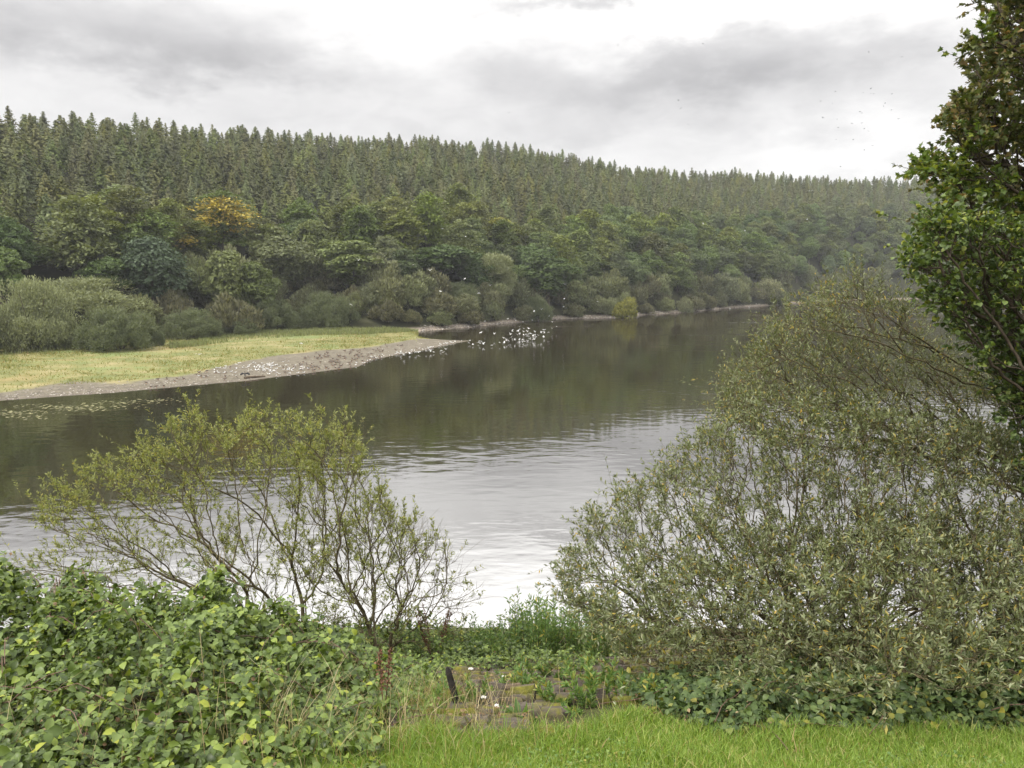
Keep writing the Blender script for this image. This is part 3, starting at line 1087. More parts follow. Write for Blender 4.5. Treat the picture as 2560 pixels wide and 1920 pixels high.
# pale floating weed off the left end of the mud
P = []
for u0, v0, du, dv, n in [(60, 1032, 90, 5, 130), (200, 1020, 110, 6, 170), (300, 1008, 120, 6, 90), (390, 1000, 60, 4, 40), (120, 1015, 100, 6, 60), (60, 1045, 60, 4, 40)]:
    q = at_z(u0 + rng.normal(size=n) * du * 0.6, v0 + rng.normal(size=n) * dv * 0.7, 0.012)
    P.append(q.T)
P = np.concatenate(P)
ok = P[:, 1] < NEAR(P[:, 0] / P[:, 1]) - 0.5
P = P[ok]
P[:, 2] += rng.uniform(0, 0.008, len(P))
pad = np.array([(math.cos(a) * r, math.sin(a) * r * 0.6, 0) for a, r in zip(np.linspace(0, 6.28, 9)[:-1], (1, .7, 1.1, .8, .95, .6, 1.2, .8))])
B = frames(np.stack([np.cos(a_ := rng.uniform(-0.5, 0.5, len(P))), np.sin(a_), 0 * a_], 1), np.tile([0, 0, 1.0], (len(P), 1)))
M_ALGA = leaf_mat('floating_weed', tones((0.17, 0.165, 0.08)), 0.7, 0.1, 0.2)
al = mk('floating_weed', [(*scatter(pad, np.arange(8)[None], P, B, rng.uniform(0.05, 0.24, len(P))), 0)], M_ALGA)
tag(al, 'pale yellow-green weed floating on the water off the mud shore', 'water weed', kind='stuff')

# stones and drift on the mud
P = []
u = rng.uniform(-100, 1150, 1500)
t = ts(u, 900)[0]
Y = NEAR(t) + (GRASS(t) - NEAR(t)) * rng.beta(1.2, 2.2, 1500)
P = np.stack([t * Y, Y, spit_z(t * Y, Y)], 1)
rock = np.array([(-1, -.8, 0), (1, -.9, 0), (.9, .8, 0), (-.8, 1, 0), (-.6, -.5, .7), (.5, -.6, .6), (.6, .4, .75), (-.4, .6, .6)])
rock_f = np.array([[0, 1, 5, 4], [1, 2, 6, 5], [2, 3, 7, 6], [3, 0, 4, 7], [4, 5, 6, 7]])
B = frames(rdir(len(P), rng) * np.array([1, 1, 0.1]), np.tile([0, 0, 1.0], (len(P), 1)))
M_STONE = leaf_mat('shore_stones', [(0, (0.1, 0.085, 0.07)), (0.6, (0.2, 0.175, 0.15)), (1, (0.42, 0.39, 0.35))], 0.85, 0.0, 0.2)
sh = mk('shore_stones', [(*scatter(rock, rock_f, P, B, rng.uniform(0.03, 0.1, len(P))), 0)], M_STONE)
tag(sh, 'small grey stones strewn over the mud shore of the spit', 'stones', kind='stuff')
u = rng.uniform(1050, 1900, 1800)
t = ts(u, 790)[0]
Y = SHORE(t) + rng.uniform(0.0, 4.5, 1800)
P = np.stack([t * Y, Y, hill_z(t * Y, Y)], 1)
B = frames(rdir(len(P), rng) * np.array([1, 1, 0.1]), np.tile([0, 0, 1.0], (len(P), 1)))
sh = mk('far_shore_gravel', [(*scatter(rock, rock_f, P, B, rng.uniform(0.08, 0.28, len(P))), 0)], M_STONE)
tag(sh, 'light brown gravel and stones along the far waterline', 'gravel', kind='stuff')


def on_spit(u, v, zoff=0.0):
    """the point of the spit seen at a photo pixel"""
    t, s = (float(a) for a in ts(u, v))
    Y = float(NEAR(t))
    for _ in range(12):
        z = max(0.0, float(spit_z(np.array(t * Y), np.array(Y))))
        Y = (z - H) / s
    return np.array([t * Y, Y, max(0.0, float(spit_z(np.array(t * Y), np.array(Y)))) + zoff])


M_LOG = bark_mat('dark_wet_log', (0.05, 0.037, 0.026), (0.16, 0.12, 0.085), 6)
a, b = on_spit(611, 947), on_spit(662, 942)
lg = empty('drift_log', tuple(a), 'dark fallen log lying on the mud at the water edge under the cormorant', 'log')
ax = b - a
pts = [ax * q + np.array([0, 0, 0.11 + 0.04 * math.sin(q * 5)]) for q in np.linspace(0, 1, 9)]
V, Fq = tube(pts, [0.16, 0.17, 0.165, 0.15, 0.15, 0.14, 0.13, 0.125, 0.12], 9)
ends = [np.arange(9)[::-1][None], (72 + np.arange(9))[None]]
mk('trunk', [(V, Fq, 0), (np.zeros((0, 3)), ends[0] - 81, 0), (np.zeros((0, 3)), ends[1] - 81, 0)], M_LOG, lg, False)
mk('branch_stub', [(*tube([pts[7], pts[7] + np.array([0.05, 0.1, 0.22]), pts[7] + np.array([0.1, 0.12, 0.34])], [0.06, 0.045, 0.02], 6), 0)], M_LOG, lg)

# ------------------------------------------------------------------ birds
M_WHITE = plain_mat('white_feathers', (0.8, 0.8, 0.78), 0.7, 0.2, 0.04)
M_GREYF = plain_mat('grey_feathers', (0.42, 0.44, 0.47), 0.7, 0.2, 0.08)
M_BLACKF = plain_mat('black_feathers', (0.02, 0.02, 0.022), 0.6, 0.3, 0.2)
M_BROWNF = plain_mat('brown_goose_feathers', (0.13, 0.105, 0.085), 0.7, 0.2, 0.25)
M_BUFF = plain_mat('pale_goose_breast', (0.36, 0.32, 0.27), 0.7, 0.2, 0.1)
M_BEAK = plain_mat('orange_beak', (0.45, 0.14, 0.03), 0.5, 0.3)


def loft(rings, n=8, k=0):
    """rings: (x, y, z, half width, half height); closed at both ends; y is the body axis"""
    a = np.linspace(0, 2 * np.pi, n, endpoint=False)
    V = np.array([[(x + hw * math.cos(q), y, z + hh * math.sin(q)) for q in a] for x, y, z, hw, hh in rings]).reshape(-1, 3)
    Fq = grid_ring(len(rings), n)
    m_ = len(V)
    V = np.concatenate([V, [[rings[0][0], rings[0][1], rings[0][2]], [rings[-1][0], rings[-1][1], rings[-1][2]]]])
    c0 = np.array([[(i + 1) % n, i, m_] for i in range(n)])
    c1 = np.array([[m_ - n + i, m_ - n + (i + 1) % n, m_ + 1] for i in range(n)])
    return [(V, Fq, k), (np.zeros((0, 3)), c0 - len(V), k), (np.zeros((0, 3)), c1 - len(V), k)]


def grid_ring(m_, n):
    i = np.arange(m_ - 1)[:, None] * n
    j = np.arange(n)[None]
    return np.stack([i + j, i + (j + 1) % n, i + n + (j + 1) % n, i + n + j], -1).reshape(-1, 4)


def wing(sx, el1, el2, chord, span, sweep, kmain, ktip, y0=0.02, z0=0.03):
    """two-joint wing with thickness; sx = side"""
    st_ = [(0, 0, 0, 1.0), (0.28, math.sin(el1) * 0.28, 0.04, 1.0), (0.5, math.sin(el1) * 0.46 , 0.03, 0.9),
           (0.78, math.sin(el1) * 0.46 + math.sin(el2) * 0.28, -sweep * 0.5, 0.62), (1.0, math.sin(el1) * 0.46 + math.sin(el2) * 0.5, -sweep, 0.12)]
    V, K = [], []
    for x, z, y, c in st_:
        X = sx * (0.03 + x * span * math.cos((el1 + el2) / 2.4))
        V += [(X, y0 + y + chord * c * 0.55, z0 + z * span), (X, y0 + y, z0 + z * span + 0.012 * c + 0.004),
              (X, y0 + y - chord * c * 0.6, z0 + z * span), (X, y0 + y, z0 + z * span - 0.004)]
    Fq = grid_ring(5, 4)
    k = np.array([kmain] * 12 + [ktip] * 4)
    return [(np.array(V), Fq, k), (np.zeros((0, 3)), np.array([[16, 17, 18, 19]]) - 20, ktip)]


def gull_flying(el1, el2):
    p = loft([(0, 0.2, 0, 0.01, 0.008), (0, 0.17, 0.005, 0.03, 0.03), (0, 0.12, 0.0, 0.036, 0.036), (0, 0.06, -0.005, 0.055, 0.05),
              (0, -0.04, 0, 0.055, 0.05), (0, -0.13, 0.005, 0.03, 0.025), (0, -0.17, 0.008, 0.04, 0.01), (0, -0.23, 0.01, 0.055, 0.005)])
    p += loft([(0, 0.245, -0.005, 0.004, 0.004), (0, 0.195, 0, 0.009, 0.009)], 5, 2)
    for sx in (-1, 1):
        p += wing(sx, el1, el2, 0.15, 0.47, 0.12, 3, 1)
    return mk('gull', p, [M_WHITE, M_BLACKF, M_BEAK, M_WHITE], None, True)


def gull_standing():
    p = loft([(0, 0.19, 0.25, 0.022, 0.022), (0, 0.155, 0.262, 0.036, 0.038), (0, 0.12, 0.245, 0.034, 0.04), (0, 0.09, 0.2, 0.045, 0.055),
              (0, 0.03, 0.165, 0.06, 0.062), (0, -0.06, 0.16, 0.055, 0.052), (0, -0.14, 0.165, 0.03, 0.03), (0, -0.24, 0.175, 0.012, 0.008)])
    p += loft([(0, 0.235, 0.245, 0.004, 0.004), (0, 0.18, 0.252, 0.01, 0.01)], 5, 2)
    for sx in (-1, 1):
        p += loft([(sx * 0.045, 0.06, 0.185, 0.012, 0.03), (sx * 0.056, -0.03, 0.182, 0.012, 0.04), (sx * 0.04, -0.14, 0.182, 0.012, 0.025), (sx * 0.015, -0.27, 0.188, 0.006, 0.008)], 6, 3)
        p += [(*tube([(sx * 0.025, -0.01, 0.11), (sx * 0.025, -0.01, 0)], [0.007, 0.006], 5), 2)]
    return mk('gull', p, [M_WHITE, M_BLACKF, M_BEAK, M_GREYF], None, True)


def goose(alert):
    if alert:
        p = loft([(0, 0.36, 0.6, 0.03, 0.028), (0, 0.31, 0.63, 0.04, 0.045), (0, 0.27, 0.59, 0.035, 0.045), (0, 0.24, 0.5, 0.04, 0.05),
                  (0, 0.2, 0.4, 0.065, 0.09), (0, 0.08, 0.31, 0.13, 0.13), (0, -0.1, 0.3, 0.14, 0.12), (0, -0.26, 0.33, 0.08, 0.07), (0, -0.4, 0.37, 0.04, 0.015)])
        p += loft([(0, 0.43, 0.595, 0.012, 0.01), (0, 0.35, 0.605, 0.022, 0.024)], 5, 2)
    else:
        p = loft([(0, 0.56, 0.1, 0.03, 0.028), (0, 0.5, 0.14, 0.042, 0.042), (0, 0.42, 0.2, 0.036, 0.04), (0, 0.3, 0.28, 0.05, 0.06),
                  (0, 0.16, 0.31, 0.11, 0.11), (0, -0.02, 0.32, 0.14, 0.13), (0, -0.2, 0.34, 0.1, 0.085), (0, -0.38, 0.37, 0.04, 0.015)])
        p += loft([(0, 0.62, 0.06, 0.012, 0.01), (0, 0.55, 0.1, 0.022, 0.022)], 5, 2)
    p += loft([(0, 0.19, 0.3, 0.06, 0.05), (0, 0.1, 0.24, 0.1, 0.075), (0, -0.05, 0.23, 0.1, 0.065), (0, -0.2, 0.27, 0.05, 0.03)], 8, 3)
    for sx in (-1, 1):
        p += loft([(sx * 0.1, 0.12, 0.33, 0.03, 0.07), (sx * 0.125, -0.05, 0.33, 0.03, 0.085), (sx * 0.09, -0.22, 0.36, 0.03, 0.05), (sx * 0.03, -0.42, 0.385, 0.01, 0.012)], 6, 0)
        p += [(*tube([(sx * 0.05, 0.0, 0.2), (sx * 0.055, 0.01, 0)], [0.018, 0.015], 5), 2)]
    return mk('goose', p, [M_BROWNF, M_BLACKF, M_BEAK, M_BUFF], None, True)


def put(o, loc, rz, s, label, cat, group=None, tilt=0.0):
    c = o.copy()
    COL.objects.link(c)
    c.location = tuple(loc)
    c.rotation_euler = (tilt, rng.normal() * abs(tilt), rz)
    c.scale = (s, s, s)
    return tag(c, label, cat, group)


gf = [gull_flying(*a) for a in ((0.75, 0.35), (0.2, -0.25), (-0.2, -0.5), (1.0, 0.9), (0.35, 0.1))]
gs = gull_standing()
ge_ = [goose(True), goose(False)]

fly = """447,126 998,62 873,145 1823,47 1817,208 2187,238 1808,296 1562,327 1482,350 1648,402 1192,430 1282,445 938,457 1361,463
1464,445 1684,466 895,582 1041,597 1321,517 1323,545 1243,567 1305,565 1369,537 1424,537 1368,574 1412,570 1412,600 1440,590 1495,575
1595,552 1683,537 1732,515 1560,582 1595,585 1640,577 1221,603 1232,632 1298,605 1325,598 1368,606 1393,603 1404,620 1484,600 1495,610
1472,618 1496,632 1530,612 1587,627 1150,643 1176,670 1198,668 1153,688 1269,663 1320,660 1322,690 1357,657 1353,688 1383,680 1410,676
1440,653 1473,657 1487,657 1102,692 1014,720 921,708 807,713 760,695 772,672 885,697 870,690 509,767 452,782 474,800 373,797
340,788 290,785 205,798 170,797 108,813 43,830 8,808"""
for pr in fly.split():
    px, py = map(float, pr.split(','))
    u, v = 1000 + px / 4.424, 700 + py / 4.424
    if v > 812:
        w_ = at_z(u, v + (3 if py > 640 else 9) + rng.uniform(0, 5))
        p = at_y(u, v, w_[1])
        lab, grp = ('white gull of the flock flying low over the water off the tip of the spit', 'gulls flying low off the tip of the spit')
        if py > 755:
            lab, grp = ('white gull flying along the outer mud shore just short of the tip', 'gulls flying along the outer mud shore')
    else:
        p = at_y(u, v, 178 if v < 790 else 188)
        lab, grp = ('white gull flying alone in front of the far shore bushes above the flock', 'gulls flying in front of the far shore bushes')
    put(gf[rng.integers(5)], p, rng.uniform(0, 6.28), rng.uniform(0.85, 1.15), lab, 'gull', grp, 0.25)
for i, (u, v, Y, lab, s) in enumerate([
        (967, 561, 165, 'white gull flying high before the yellow-green beech', 1.0), (1106, 572, 170, 'white gull flying high before the belt of beeches, right of the yellow-green one', 1.0),
        (1164, 591, 170, 'white gull flying before the olive beeches, above the tall silvery willow', .9), (896, 651, 150, 'white gull flying before the tall oak behind the end of the meadow', 1.0),
        (1033, 662, 160, 'white gull flying before dark oaks left of the tall silvery willow', .9), (1075, 676, 150, 'larger white gull with raised wings before the wide dark oak', 1.2),
        (1162, 697, 160, 'white gull flying just left of the tall silvery willow', 1.0), (877, 761, 140, 'white gull flying before the large rounded grey willow', 1.1),
        (1758, 560, 200, 'white gull flying before the hazy wood towards the far end', 1.0), (1862, 577, 200, 'white gull before the hazy wood, lower than its neighbour', 1.0),
        (2018, 549, 200, 'white gull gliding before the hazy wood next to the leafy tree', 1.0), (498, 886, 108, 'large white gull flying low over the middle of the meadow', 1.35),
        (753, 858, 125, 'white gull gliding over the meadow in front of the rushes', 1.15)]):
    put(gf[i % 5], at_y(u, v, Y), rng.uniform(0, 6.28), s, lab, 'gull', None, 0.2)
for u, v, lab in [(1825, 773, 'white gull swimming near the far shore, left of the bare gravel point'), (1873, 769, 'white gull swimming beside the bare gravel point of the far shore')]:
    p = at_z(u, v)
    p[2] = -0.1
    put(gs, p, 2.0, 1.7, lab, 'gull')

# resting gulls and geese on the mud
for i in range(125):
    for _ in range(40):
        u, v = rng.normal(655, 62), rng.normal(925, 10)
        t = float(ts(u, v)[0])
        p = on_spit(u, v)
        if NEAR(t) + 0.3 < p[1] < GRASS(t) - 0.3 and not (600 < u < 670 and 930 < v < 955):
            break
    put(gs, p, rng.uniform(0, 6.28), rng.uniform(0.75, 0.95), 'white gull resting on the mud above the log', 'gull', 'gulls resting on the mud above the log')
for i in range(60):
    u = rng.uniform(880, 1165)
    t = float(ts(u, 870)[0])
    Y = float(NEAR(t)) + rng.uniform(-0.6, 3.5)
    p = (t * Y, Y, max(0, float(spit_z(np.array(t * Y), np.array(Y)))))
    put(gs, p, rng.uniform(0, 6.28), rng.uniform(0.8, 1.0), 'white gull standing along the waterline near the tip of the spit', 'gull', 'gulls standing near the tip of the spit')
for i in range(150):
    u = rng.choice([rng.normal(830, 60), rng.uniform(360, 600), rng.uniform(880, 1020)], p=[0.72, 0.13, 0.15])
    t = float(ts(u, 900)[0])
    a_, b_ = float(NEAR(t)), float(GRASS(t))
    Y = a_ + (b_ - a_) * rng.uniform(0.0, 0.85)
    z = max(0, float(spit_z(np.array(t * Y), np.array(Y))))
    wh = 'left of the log' if u < 612 else 'right of the log'
    put(ge_[int(rng.random() < 0.45)], (t * Y, Y, z), rng.uniform(0, 6.28), rng.uniform(0.6, 0.82), f'dark brown goose standing on the mud shore {wh}', 'goose', f'geese on the mud {wh}')

# cormorant drying its wings on the log
p = loft([(0, 0.1, 0.62, 0.02, 0.02), (0, 0.06, 0.66, 0.03, 0.032), (0, 0.03, 0.6, 0.028, 0.035), (0, 0.04, 0.48, 0.036, 0.05), (0, 0.03, 0.36, 0.07, 0.09),
          (0, -0.03, 0.22, 0.085, 0.1), (0, -0.08, 0.1, 0.06, 0.07), (0, -0.16, 0.02, 0.05, 0.02)])
p += loft([(0, 0.22, 0.65, 0.006, 0.008), (0, 0.08, 0.65, 0.014, 0.016)], 5, 1)
for sx in (-1, 1):
    V, K = [], []
    for x, z, c in [(0.05, 0.36, 0.1), (0.22, 0.5, 0.2), (0.34, 0.5, 0.28), (0.5, 0.42, 0.26), (0.6, 0.3, 0.1)]:
        V += [(sx * x, 0.03, z), (sx * x, 0.0, z - c * 0.5), (sx * x, -0.02, z - c), (sx * x, -0.03, z - c * 0.5)]
    p += [(np.array(V), grid_ring(5, 4), 0), (np.zeros((0, 3)), np.array([[16, 17, 18, 19]]) - 20, 0)]
    p += [(*tube([(sx * 0.04, -0.02, 0.13), (sx * 0.04, 0.0, 0)], [0.015, 0.015], 5), 0)]
cm = mk('cormorant', p, [M_BLACKF, M_BEAK], None, True)
lz = on_spit(613, 946)
cm.location = (lz[0], lz[1], lz[2] + 0.26)
cm.rotation_euler = (0, 0, 0.3)
tag(cm, 'black cormorant drying its spread wings on the left end of the log', 'cormorant')

# specks of birds against the sky
dk = mk('bird', loft([(0, 0.2, 0, 0.01, 0.01), (0, 0.1, 0, 0.04, 0.04), (0, -0.05, 0, 0.05, 0.05), (0, -0.2, 0, 0.03, 0.01)]) + wing(-1, 0.5, 0.1, 0.14, 0.45, 0.1, 0, 0) + wing(1, 0.5, 0.1, 0.14, 0.45, 0.1, 0, 0),
        [M_BLACKF], None, True)
for i in range(34):
    u, v = (rng.normal(2140, 55), rng.normal(310, 45)) if i < 24 else (rng.uniform(1250, 2350), rng.uniform(90, 330))
    wh = 'in the loose flock high left of the leafy tree' if i < 24 else 'alone in the open grey sky'
    put(dk, at_y(u, v, rng.uniform(200, 240)), rng.uniform(0, 6.28), rng.uniform(0.7, 1.1), f'tiny dark bird flying {wh}', 'bird', f'dark birds {wh}', 0.3)
for o in gf + [gs] + ge_ + [dk]:
    bpy.data.objects.remove(o)

# ================================================================== the near bank
# ---- leaf shapes (x across, y along, z up)
def leaf_shape(profile, fold=0.18, curl=0.12):
    """profile [(s, half width)] with zero width at both ends -> verts, tri faces"""
    V, Fs = [(0, 0, 0)], []
    for s, hw in profile:
        z = curl * math.sin(s * math.pi) - 0.12 * s * s
        V += [(-hw, s, z + fold * hw), (0, s, z), (hw, s, z + fold * hw)]
    V.append((0, 1.0, -0.12))
    n = len(profile)
    Fs += [(0, 2, 1), (0, 3, 2)]
    for i in range(n - 1):
        a, b = 1 + 3 * i, 4 + 3 * i
        Fs += [(a, a + 1, b + 1), (a, b + 1, b), (a + 1, a + 2, b + 2), (a + 1, b + 2, b + 1)]
    a = 1 + 3 * (n - 1)
    e = len(V) - 1
    Fs += [(a, a + 1, e), (a + 1, a + 2, e)]
    return np.array(V), np.array(Fs)


L_BRAM = leaf_shape([(0.12, 0.2), (0.4, 0.37), (0.7, 0.29), (0.9, 0.1)], 0.35, 0.08)
L_HAZEL = leaf_shape([(0.1, 0.26), (0.4, 0.43), (0.75, 0.38), (0.92, 0.14)], 0.25, 0.1)
L_WILLOW = (np.array([(0, 0, 0), (-0.5, 0.5, 0.03), (0, 0.52, -0.02), (0.5, 0.48, 0.03), (0, 1, -0.06)]), np.array([[0, 2, 1], [0, 3, 2], [1, 2, 4], [2, 3, 4]]))
_m = [(0, 0), (.2, -.02), (.5, .1), (.34, .3), (.62, .55), (.3, .58), (.22, .7), (0, 1.05), (-.22, .7), (-.3, .58), (-.62, .55), (-.34, .3), (-.5, .1), (-.2, -.02)]
L_MAPLE = (np.array([(x, y, 0.12 * abs(x) - 0.1 * y * y) for x, y in _m] + [(0, 0.4, 0.0)]), np.array([[i, (i + 1) % 14, 14] for i in range(14)]))


def merge(*pairs):
    return list(pairs)


# ---- branching plants: attractor points joined to the nearest, best-placed branch
def grow(roots, pts, bf=0.35, jitter=0.0, rng=RNG, smooth=2):
    nodes = [np.asarray(r, float) for r in roots]
    N0 = np.array(nodes)
    d = np.min(np.linalg.norm(pts[:, None] - N0[None], axis=2), 1)
    pts = pts[np.argsort(d)]
    n = len(pts) + len(N0)
    X = np.zeros((n, 3))
    X[:len(N0)] = N0
    par = np.full(n, -1)
    pl = np.zeros(n)
    k = len(N0)
    for p in pts:
        dd = np.linalg.norm(X[:k] - p, axis=1)
        j = int(np.argmin(dd + bf * pl[:k]))
        X[k] = p
        par[k] = j
        pl[k] = pl[j] + dd[j]
        k += 1
    w = np.ones(n)
    for i in range(n - 1, len(N0) - 1, -1):
        w[par[i]] += w[i]
    kids = [[] for _ in range(n)]
    for i in range(n):
        if par[i] >= 0:
            kids[par[i]].append(i)
    for _ in range(smooth):
        Y = X.copy()
        for i in range(len(N0), n):
            if kids[i]:
                m_ = max(kids[i], key=lambda c: w[c])
                Y[i] = 0.5 * X[i] + 0.25 * (X[par[i]] + X[m_])
        X = Y
    return X, par, w, kids


def branch_mesh(X, par, w, r0, p=0.45, rmax=0.2, n=5):
    i = np.flatnonzero(par >= 0)
    r = np.minimum(r0 * w ** p, rmax)
    A, B = X[par[i]], X[i]
    ra, rb = np.minimum(r[par[i]], r[i] * 1.35), r[i]
    # each edge as two pieces with a slight kink
    rg = np.random.default_rng(3)
    L = np.linalg.norm(B - A, axis=1)
    Mid = (A + B) / 2 + rg.normal(size=A.shape) * (0.06 * L)[:, None]
    V1, F1 = edge_tubes(A, Mid, ra, (ra + rb) / 2, n)
    V2, F2 = edge_tubes(Mid, B, (ra + rb) / 2, rb, n)
    return [(V1, F1, 0), (V2, F2, 0)]


def shoots(X, par, w, kids, rng, per, length, up, maxw=3.0):
    """thin end twigs: arrays of base, tip"""
    idx = np.flatnonzero((par >= 0) & (w <= maxw))
    i = np.repeat(idx, per)
    d = unit(X[i] - X[par[i]])
    d = unit(d + rng.normal(size=d.shape) * 0.55 + np.array([0, 0, up]))
    q = rng.uniform(0.2, 1.0, len(i))[:, None]
    A = X[par[i]] * (1 - q) + X[i] * q
    L = (rng.uniform(length[0], length[1], len(i)) * np.where(rng.random(len(i)) < 0.035, 2.1, 1.0))[:, None]
    return A, A + d * L


def leaves_on(A, B, per, rng, spread=0.9, tip=0.5):
    """leaf base points and directions along twigs"""
    i = np.repeat(np.arange(len(A)), per)
    q = rng.uniform(0.1, 1.0, len(i)) ** tip
    d = unit(B - A)[i]
    side = unit(np.cross(d, rdir(len(i), rng)))
    P = A[i] * (1 - q)[:, None] + B[i] * q[:, None]
    al = unit(d * rng.uniform(0.4, 1.1, len(i))[:, None] + side * spread + np.array([0, 0, 0.12]))
    return P, al


def leaf_mesh(shape, P, al, size, rng, width=1.0, upness=0.8):
    nr = np.array([0, 0, upness]) + rng.normal(size=P.shape) * 0.45
    Bf = frames(al, nr)
    return scatter(shape[0], shape[1], P, Bf, np.stack([size * width, size, size], 1))


WIL_TONES = [(0, (0.07, 0.083, 0.03)), (0.4, (0.12, 0.145, 0.055)), (0.7, (0.18, 0.206, 0.1)), (0.9, (0.27, 0.285, 0.18)), (0.95, (0.28, 0.25, 0.06)), (1.0, (0.36, 0.24, 0.04))]
M_WLEAF = leaf_mat('willow_leaf', WIL_TONES, 0.5, 0.3, 0.4)
M_WLEAF2 = leaf_mat('young_willow_leaf', [(0, (0.11, 0.13, 0.03)), (0.5, (0.19, 0.215, 0.055)), (0.9, (0.29, 0.31, 0.12)), (1.0, (0.33, 0.28, 0.06))], 0.5, 0.35, 0.4)
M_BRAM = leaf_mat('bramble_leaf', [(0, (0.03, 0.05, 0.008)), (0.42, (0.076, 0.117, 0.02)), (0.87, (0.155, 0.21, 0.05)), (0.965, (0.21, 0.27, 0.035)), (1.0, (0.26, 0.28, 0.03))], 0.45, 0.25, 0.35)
M_BRAMD = leaf_mat('dark_bramble_leaf', [(0, (0.03, 0.052, 0.015)), (0.6, (0.06, 0.093, 0.026)), (0.9, (0.1, 0.14, 0.04)), (1.0, (0.22, 0.2, 0.03))], 0.5, 0.2, 0.3)  # dark green leaves of the right-hand bramble fringe
M_DEAD = leaf_mat('dead_brown_leaves', [(0, (0.06, 0.04, 0.025)), (0.5, (0.14, 0.09, 0.05)), (1.0, (0.3, 0.22, 0.13))], 0.8, 0.15, 0.15)
M_STRAW = leaf_mat('dry_straw', [(0, (0.2, 0.15, 0.08)), (0.5, (0.33, 0.27, 0.15)), (1, (0.46, 0.4, 0.25))], 0.75, 0.2, 0.2)
M_LAWN = leaf_mat('lawn_blades', [(0, (0.1, 0.17, 0.024)), (0.5, (0.165, 0.26, 0.036)), (0.82, (0.25, 0.34, 0.07)), (0.94, (0.36, 0.35, 0.13)), (1, (0.36, 0.28, 0.13))], 0.5, 0.4, 0.35)
M_TALLG = leaf_mat('tall_grass_blades', [(0, (0.08, 0.15, 0.022)), (0.5, (0.14, 0.22, 0.04)), (0.72, (0.22, 0.25, 0.07)), (0.86, (0.33, 0.27, 0.14)), (1, (0.3, 0.19, 0.09))], 0.6, 0.35, 0.3)
M_HERB = leaf_mat('herb_leaf', [(0, (0.07, 0.13, 0.03)), (0.5, (0.11, 0.19, 0.045)), (0.85, (0.17, 0.25, 0.06)), (1, (0.32, 0.27, 0.05))], 0.5, 0.3, 0.4)
M_SYC = leaf_mat('sycamore_leaf', [(0, (0.055, 0.075, 0.02)), (0.5, (0.095, 0.115, 0.03)), (0.72, (0.14, 0.14, 0.045)), (0.9, (0.17, 0.14, 0.06)), (1, (0.24, 0.15, 0.06))], 0.5, 0.28, 0.4)
M_SYCG = leaf_mat('green_sycamore_leaf', [(0, (0.05, 0.085, 0.016)), (0.6, (0.1, 0.15, 0.025)), (1, (0.2, 0.22, 0.03))], 0.5, 0.35, 0.4)
M_HAZ = leaf_mat('hazel_leaf', [(0, (0.035, 0.06, 0.016)), (0.5, (0.07, 0.105, 0.025)), (0.88, (0.12, 0.17, 0.035)), (1, (0.28, 0.3, 0.05))], 0.5, 0.3, 0.4)
M_CANE = plain_mat('bramble_cane', (0.12, 0.07, 0.05), 0.6, 0.3, 0.4)
M_GSTEM = plain_mat('green_stem', (0.09, 0.12, 0.04), 0.6, 0.3, 0.3)
M_REDST = leaf_mat('rust_red_dock_seed', [(0, (0.08, 0.035, 0.022)), (0.6, (0.15, 0.07, 0.045)), (1, (0.22, 0.12, 0.07))], 0.8, 0.1, 0.2)

# ---- stone pitching of the embankment
rng = np.random.default_rng(31)
PV, PF = [], []
slope = math.atan(0.433)
ex, ed, en = np.array([1, 0, 0]), np.array([0, math.cos(slope), -math.sin(slope)]), np.array([0, math.sin(slope), math.cos(slope)])
y_ = 5.95
row = 0
while y_ < 16:
    dl = rng.uniform(0.15, 0.27)
    x_ = -4.2 + rng.uniform(0, 0.3)
    while x_ < 5.5:
        wd = rng.uniform(0.16, 0.4)
        if x_ > 0.35 and y_ < 7.1 or x_ < -1.6 and y_ < 7.0:
            x_ += wd
            continue
        hh = rng.uniform(0.015, 0.085) * (1.5 if rng.random() < 0.12 else 1)
        base = np.array([x_, y_, bank_z(np.array(x_), np.array(y_)) - 0.05])
        g_ = 0.018
        c = []
        for (a, b_) in ((g_, g_), (wd - g_, g_), (wd - g_, dl - g_), (g_, dl - g_)):
            c.append(base + ex * (a + rng.normal() * 0.012) + ed * (b_ + rng.normal() * 0.012))
        c = np.array(c)
        ctr = c.mean(0)
        tilt = rng.normal(size=2) * 0.05
        m1 = c + en * (hh * 0.7 + 0.04)
        m2 = ctr + (c - ctr) * 0.82 + en * (hh + 0.052)
        m1 = m1 + en * ((m1 - ctr) @ ex * tilt[0] + (m1 - ctr) @ ed * tilt[1])[:, None]
        m2 = m2 + en * ((m2 - ctr) @ ex * tilt[0] + (m2 - ctr) @ ed * tilt[1] + rng.normal(size=4) * 0.006)[:, None]
        k = len(PV) * 12
        PV.append(np.concatenate([c, m1, m2]))
        for i in range(4):
            j = (i + 1) % 4
            PF += [(k + i, k + j, k + 4 + j, k + 4 + i), (k + 4 + i, k + 4 + j, k + 8 + j, k + 8 + i)]
        PF.append((k + 8, k + 9, k + 10, k + 11))
        x_ += wd
    y_ += dl * math.cos(slope)
ms, N = new_mat('mossy_pitching_stone')
g = N.n('ShaderNodeNewGeometry')
f = N.noise(g.outputs['Position'], 9, 6, 0.7)
isl = g.outputs['Random Per Island']
st_c = N.ramp(f, [(0.3, (0.04, 0.033, 0.027)), (0.55, (0.09, 0.076, 0.062)), (0.75, (0.16, 0.14, 0.115))])
st_c = N.mix(N.m('MULTIPLY', isl, 0.55), st_c, (0.09, 0.07, 0.05))
mo = N.noise(g.outputs['Position'], 1.7, 6, 0.7, 0.4)
mo = N.m('ADD', mo, N.m('MULTIPLY', N.m('SUBTRACT', isl, 0.5), 0.12))
